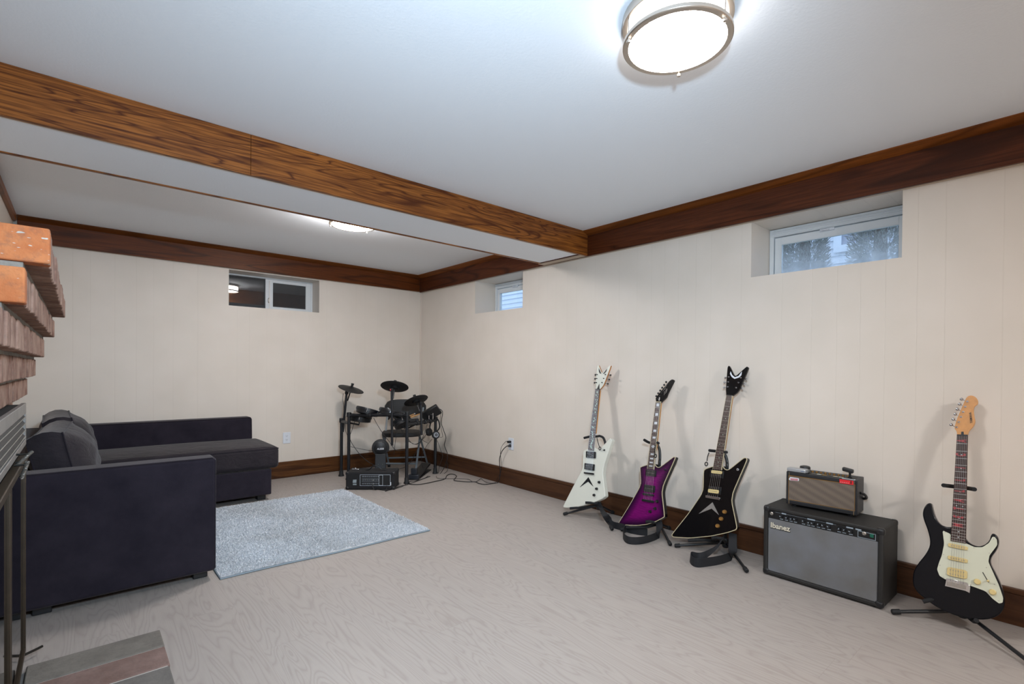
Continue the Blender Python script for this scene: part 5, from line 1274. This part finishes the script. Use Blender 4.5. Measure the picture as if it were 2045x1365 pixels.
# ------------------------------------------------------------------ cables
m_cable = mat('cable_black', '#0F1012', .55)
def cable(name, label, pts, r=.0032, parent=None, n=7):
    b = MB(); b.tube(spline(pts, n), r, 6); ob = b.build(name, m_cable, parent)
    if parent is None: tag(ob, label, 'cable')
    return ob
cf = lambda p, z=.0045: [at_z(z, *q) for q in crop(820, 860, 9.295, p)]
cw = lambda p, x=-.03: [at_x(x, *q) for q in crop(820, 860, 9.295, p)]
# two cords from the wall outlet
c1_ = thing('power_cable', 'thick black power lead from the lower outlet socket snaking over the floor', 'power cable', at_z(0, 960, 965))
cable('cord', '', [at_x(-.012, 1015.5, 890)] + cw([(1780,285)], -.03) + cw([(1700,370),(1655,500),(1655,620),(1662,760)], -.045) + cw([(1650,880)], -.05) + cf([(1610,962),(1500,977),(1380,990),(1270,975),(1200,945),(1060,945),(900,932),(805,912),(840,862),(850,835),(815,810),(740,800),(672,828),(632,890),(450,937),(200,987),(20,992),(-60,975)]), .0042, c1_)
b = MB(); o = at_x(-.010, 1019.5, 889.5); b.tube([V((-.0078, o.y, o.z)), V((-.022, o.y+.004, o.z)), V((-.036, o.y+.012, o.z-.003))], [.014, .013, .006], 10); b.build('plug', m_black, c1_)
c2_ = thing('power_cable', 'thin black adapter lead from the upper outlet socket running along the baseboard', 'power cable', at_z(0, 950, 955))
cable('cord', '', [at_x(-.040, 1012, 881)] + cw([(1765,197),(1695,285),(1668,400),(1682,560),(1690,650),(1668,780)], -.05) + cw([(1610,880)], -.045) + cf([(1578,958),(1412,952),(1330,905),(1305,884),(1215,940),(1135,935),(1072,897),(850,886),(622,886),(492,872),(480,835)], .0035), .0022, c2_)
b = MB(); o = at_x(-.02, 1018, 881.5); b.box((-.045, o.y-.012, o.z-.012), (-.0078, o.y+.016, o.z+.010)); b.build('adapter_plug', m_black, c2_, .005, 3)
# leads of the drum kit (they move with it)
D = lambda a, b_, ref: depth_pt(a, b_, ref)
ck = crop
k1 = lambda p: ck(640, 740, 5.25, p)
def kcable(pts, refs, r=.0026):
    P = [depth_pt(q[0], q[1], rf) for q, rf in zip(k1(pts), refs)]; return cable('cable', '', P, r, kit, 6)
rm = (A+B)/2; rt = (P3_+P4)/2 + U3*.6
kcable([(365,515),(340,590),(315,660),(290,700)], [P2]*4, .0025)
kcable([(555,490),(600,570),(650,650),(720,740),(790,830),(880,830)], [rm]*6)
kcable([(300,690),(330,760),(400,860),(470,930),(520,965),(560,985)], [P2]*6, .0028)
kcable([(315,795),(430,820),(540,838),(690,845),(760,838)], [P2, P2, kc, kc, kc], .0024)
kcable([(795,540),(800,640),(785,740),(770,880)], [rm]*4, .0024)
kcable([(800,500),(840,600),(885,690),(930,740),(1010,770),(1080,700),(1120,650)], [rt]*7, .0026)
kcable([(910,700),(960,760),(1010,765),(1060,730),(1100,690)], [rt]*5, .0024)
kcable([(1120,560),(1080,680),(1030,790),(960,930),(900,1000),(825,1030)], [rt]*6, .0026)
kcable([(1000,660),(1060,720),(1130,760)], [rt]*3, .0022)
kcable([(1240,395),(1280,430),(1268,540),(1290,620),(1315,700),(1300,780),(1330,870),(1320,960),(1270,1060),(1215,1105)], [P4 + U3*.5]*10, .0040)
kcable([(1235,400),(1262,420),(1255,520),(1270,620),(1280,690),(1240,695)], [P4 + U3*.5]*6, .0022)
kcable([(1225,730),(1260,830),(1280,900),(1245,1010),(1235,1085)], [P4]*5, .0024)
kcable([(1330,960),(1332,1040),(1290,1080),(1240,1090)], [P4]*4, .0026)
kcable([(1170,715),(1110,790),(1060,900),(1070,1000),(1100,1060)], [P4]*5, .0022)
kcable([(240,235),(232,300),(245,380),(240,480)], [P1 + U3*.8]*4, .0024)
kcable([(262,540),(262,620),(290,700),(305,800)], [P2]*4, .0024)
gz = lambda p, z=.004: [at_z(z, *q) for q in k1(p)]
cable('audio_cable', 'black audio cable from the floor mixer panel running to the front drum rack post', [PM.at(X0+.128, Z0+(Z1-Z0)*.22, .022), PM.at(X0+.130, Z0+(Z1-Z0)*.05, .035), PM.at(X0+.15, .012, .05)] + gz([(600,1243),(680,1252),(760,1240),(830,1210),(900,1195),(940,1180),(1000,1160),(1080,1130),(1150,1105)]), .0034)
cable('audio_cable', 'thin black cable looping from the right end of the floor mixer past the pedal', [PM.at(X1-.03, Z0+.02, .018), PM.at(X1-.032, .008, .045)] + gz([(680,1262),(720,1250),(850,1215),(930,1165),(1010,1150),(1090,1125),(1130,1100)]), .0026)
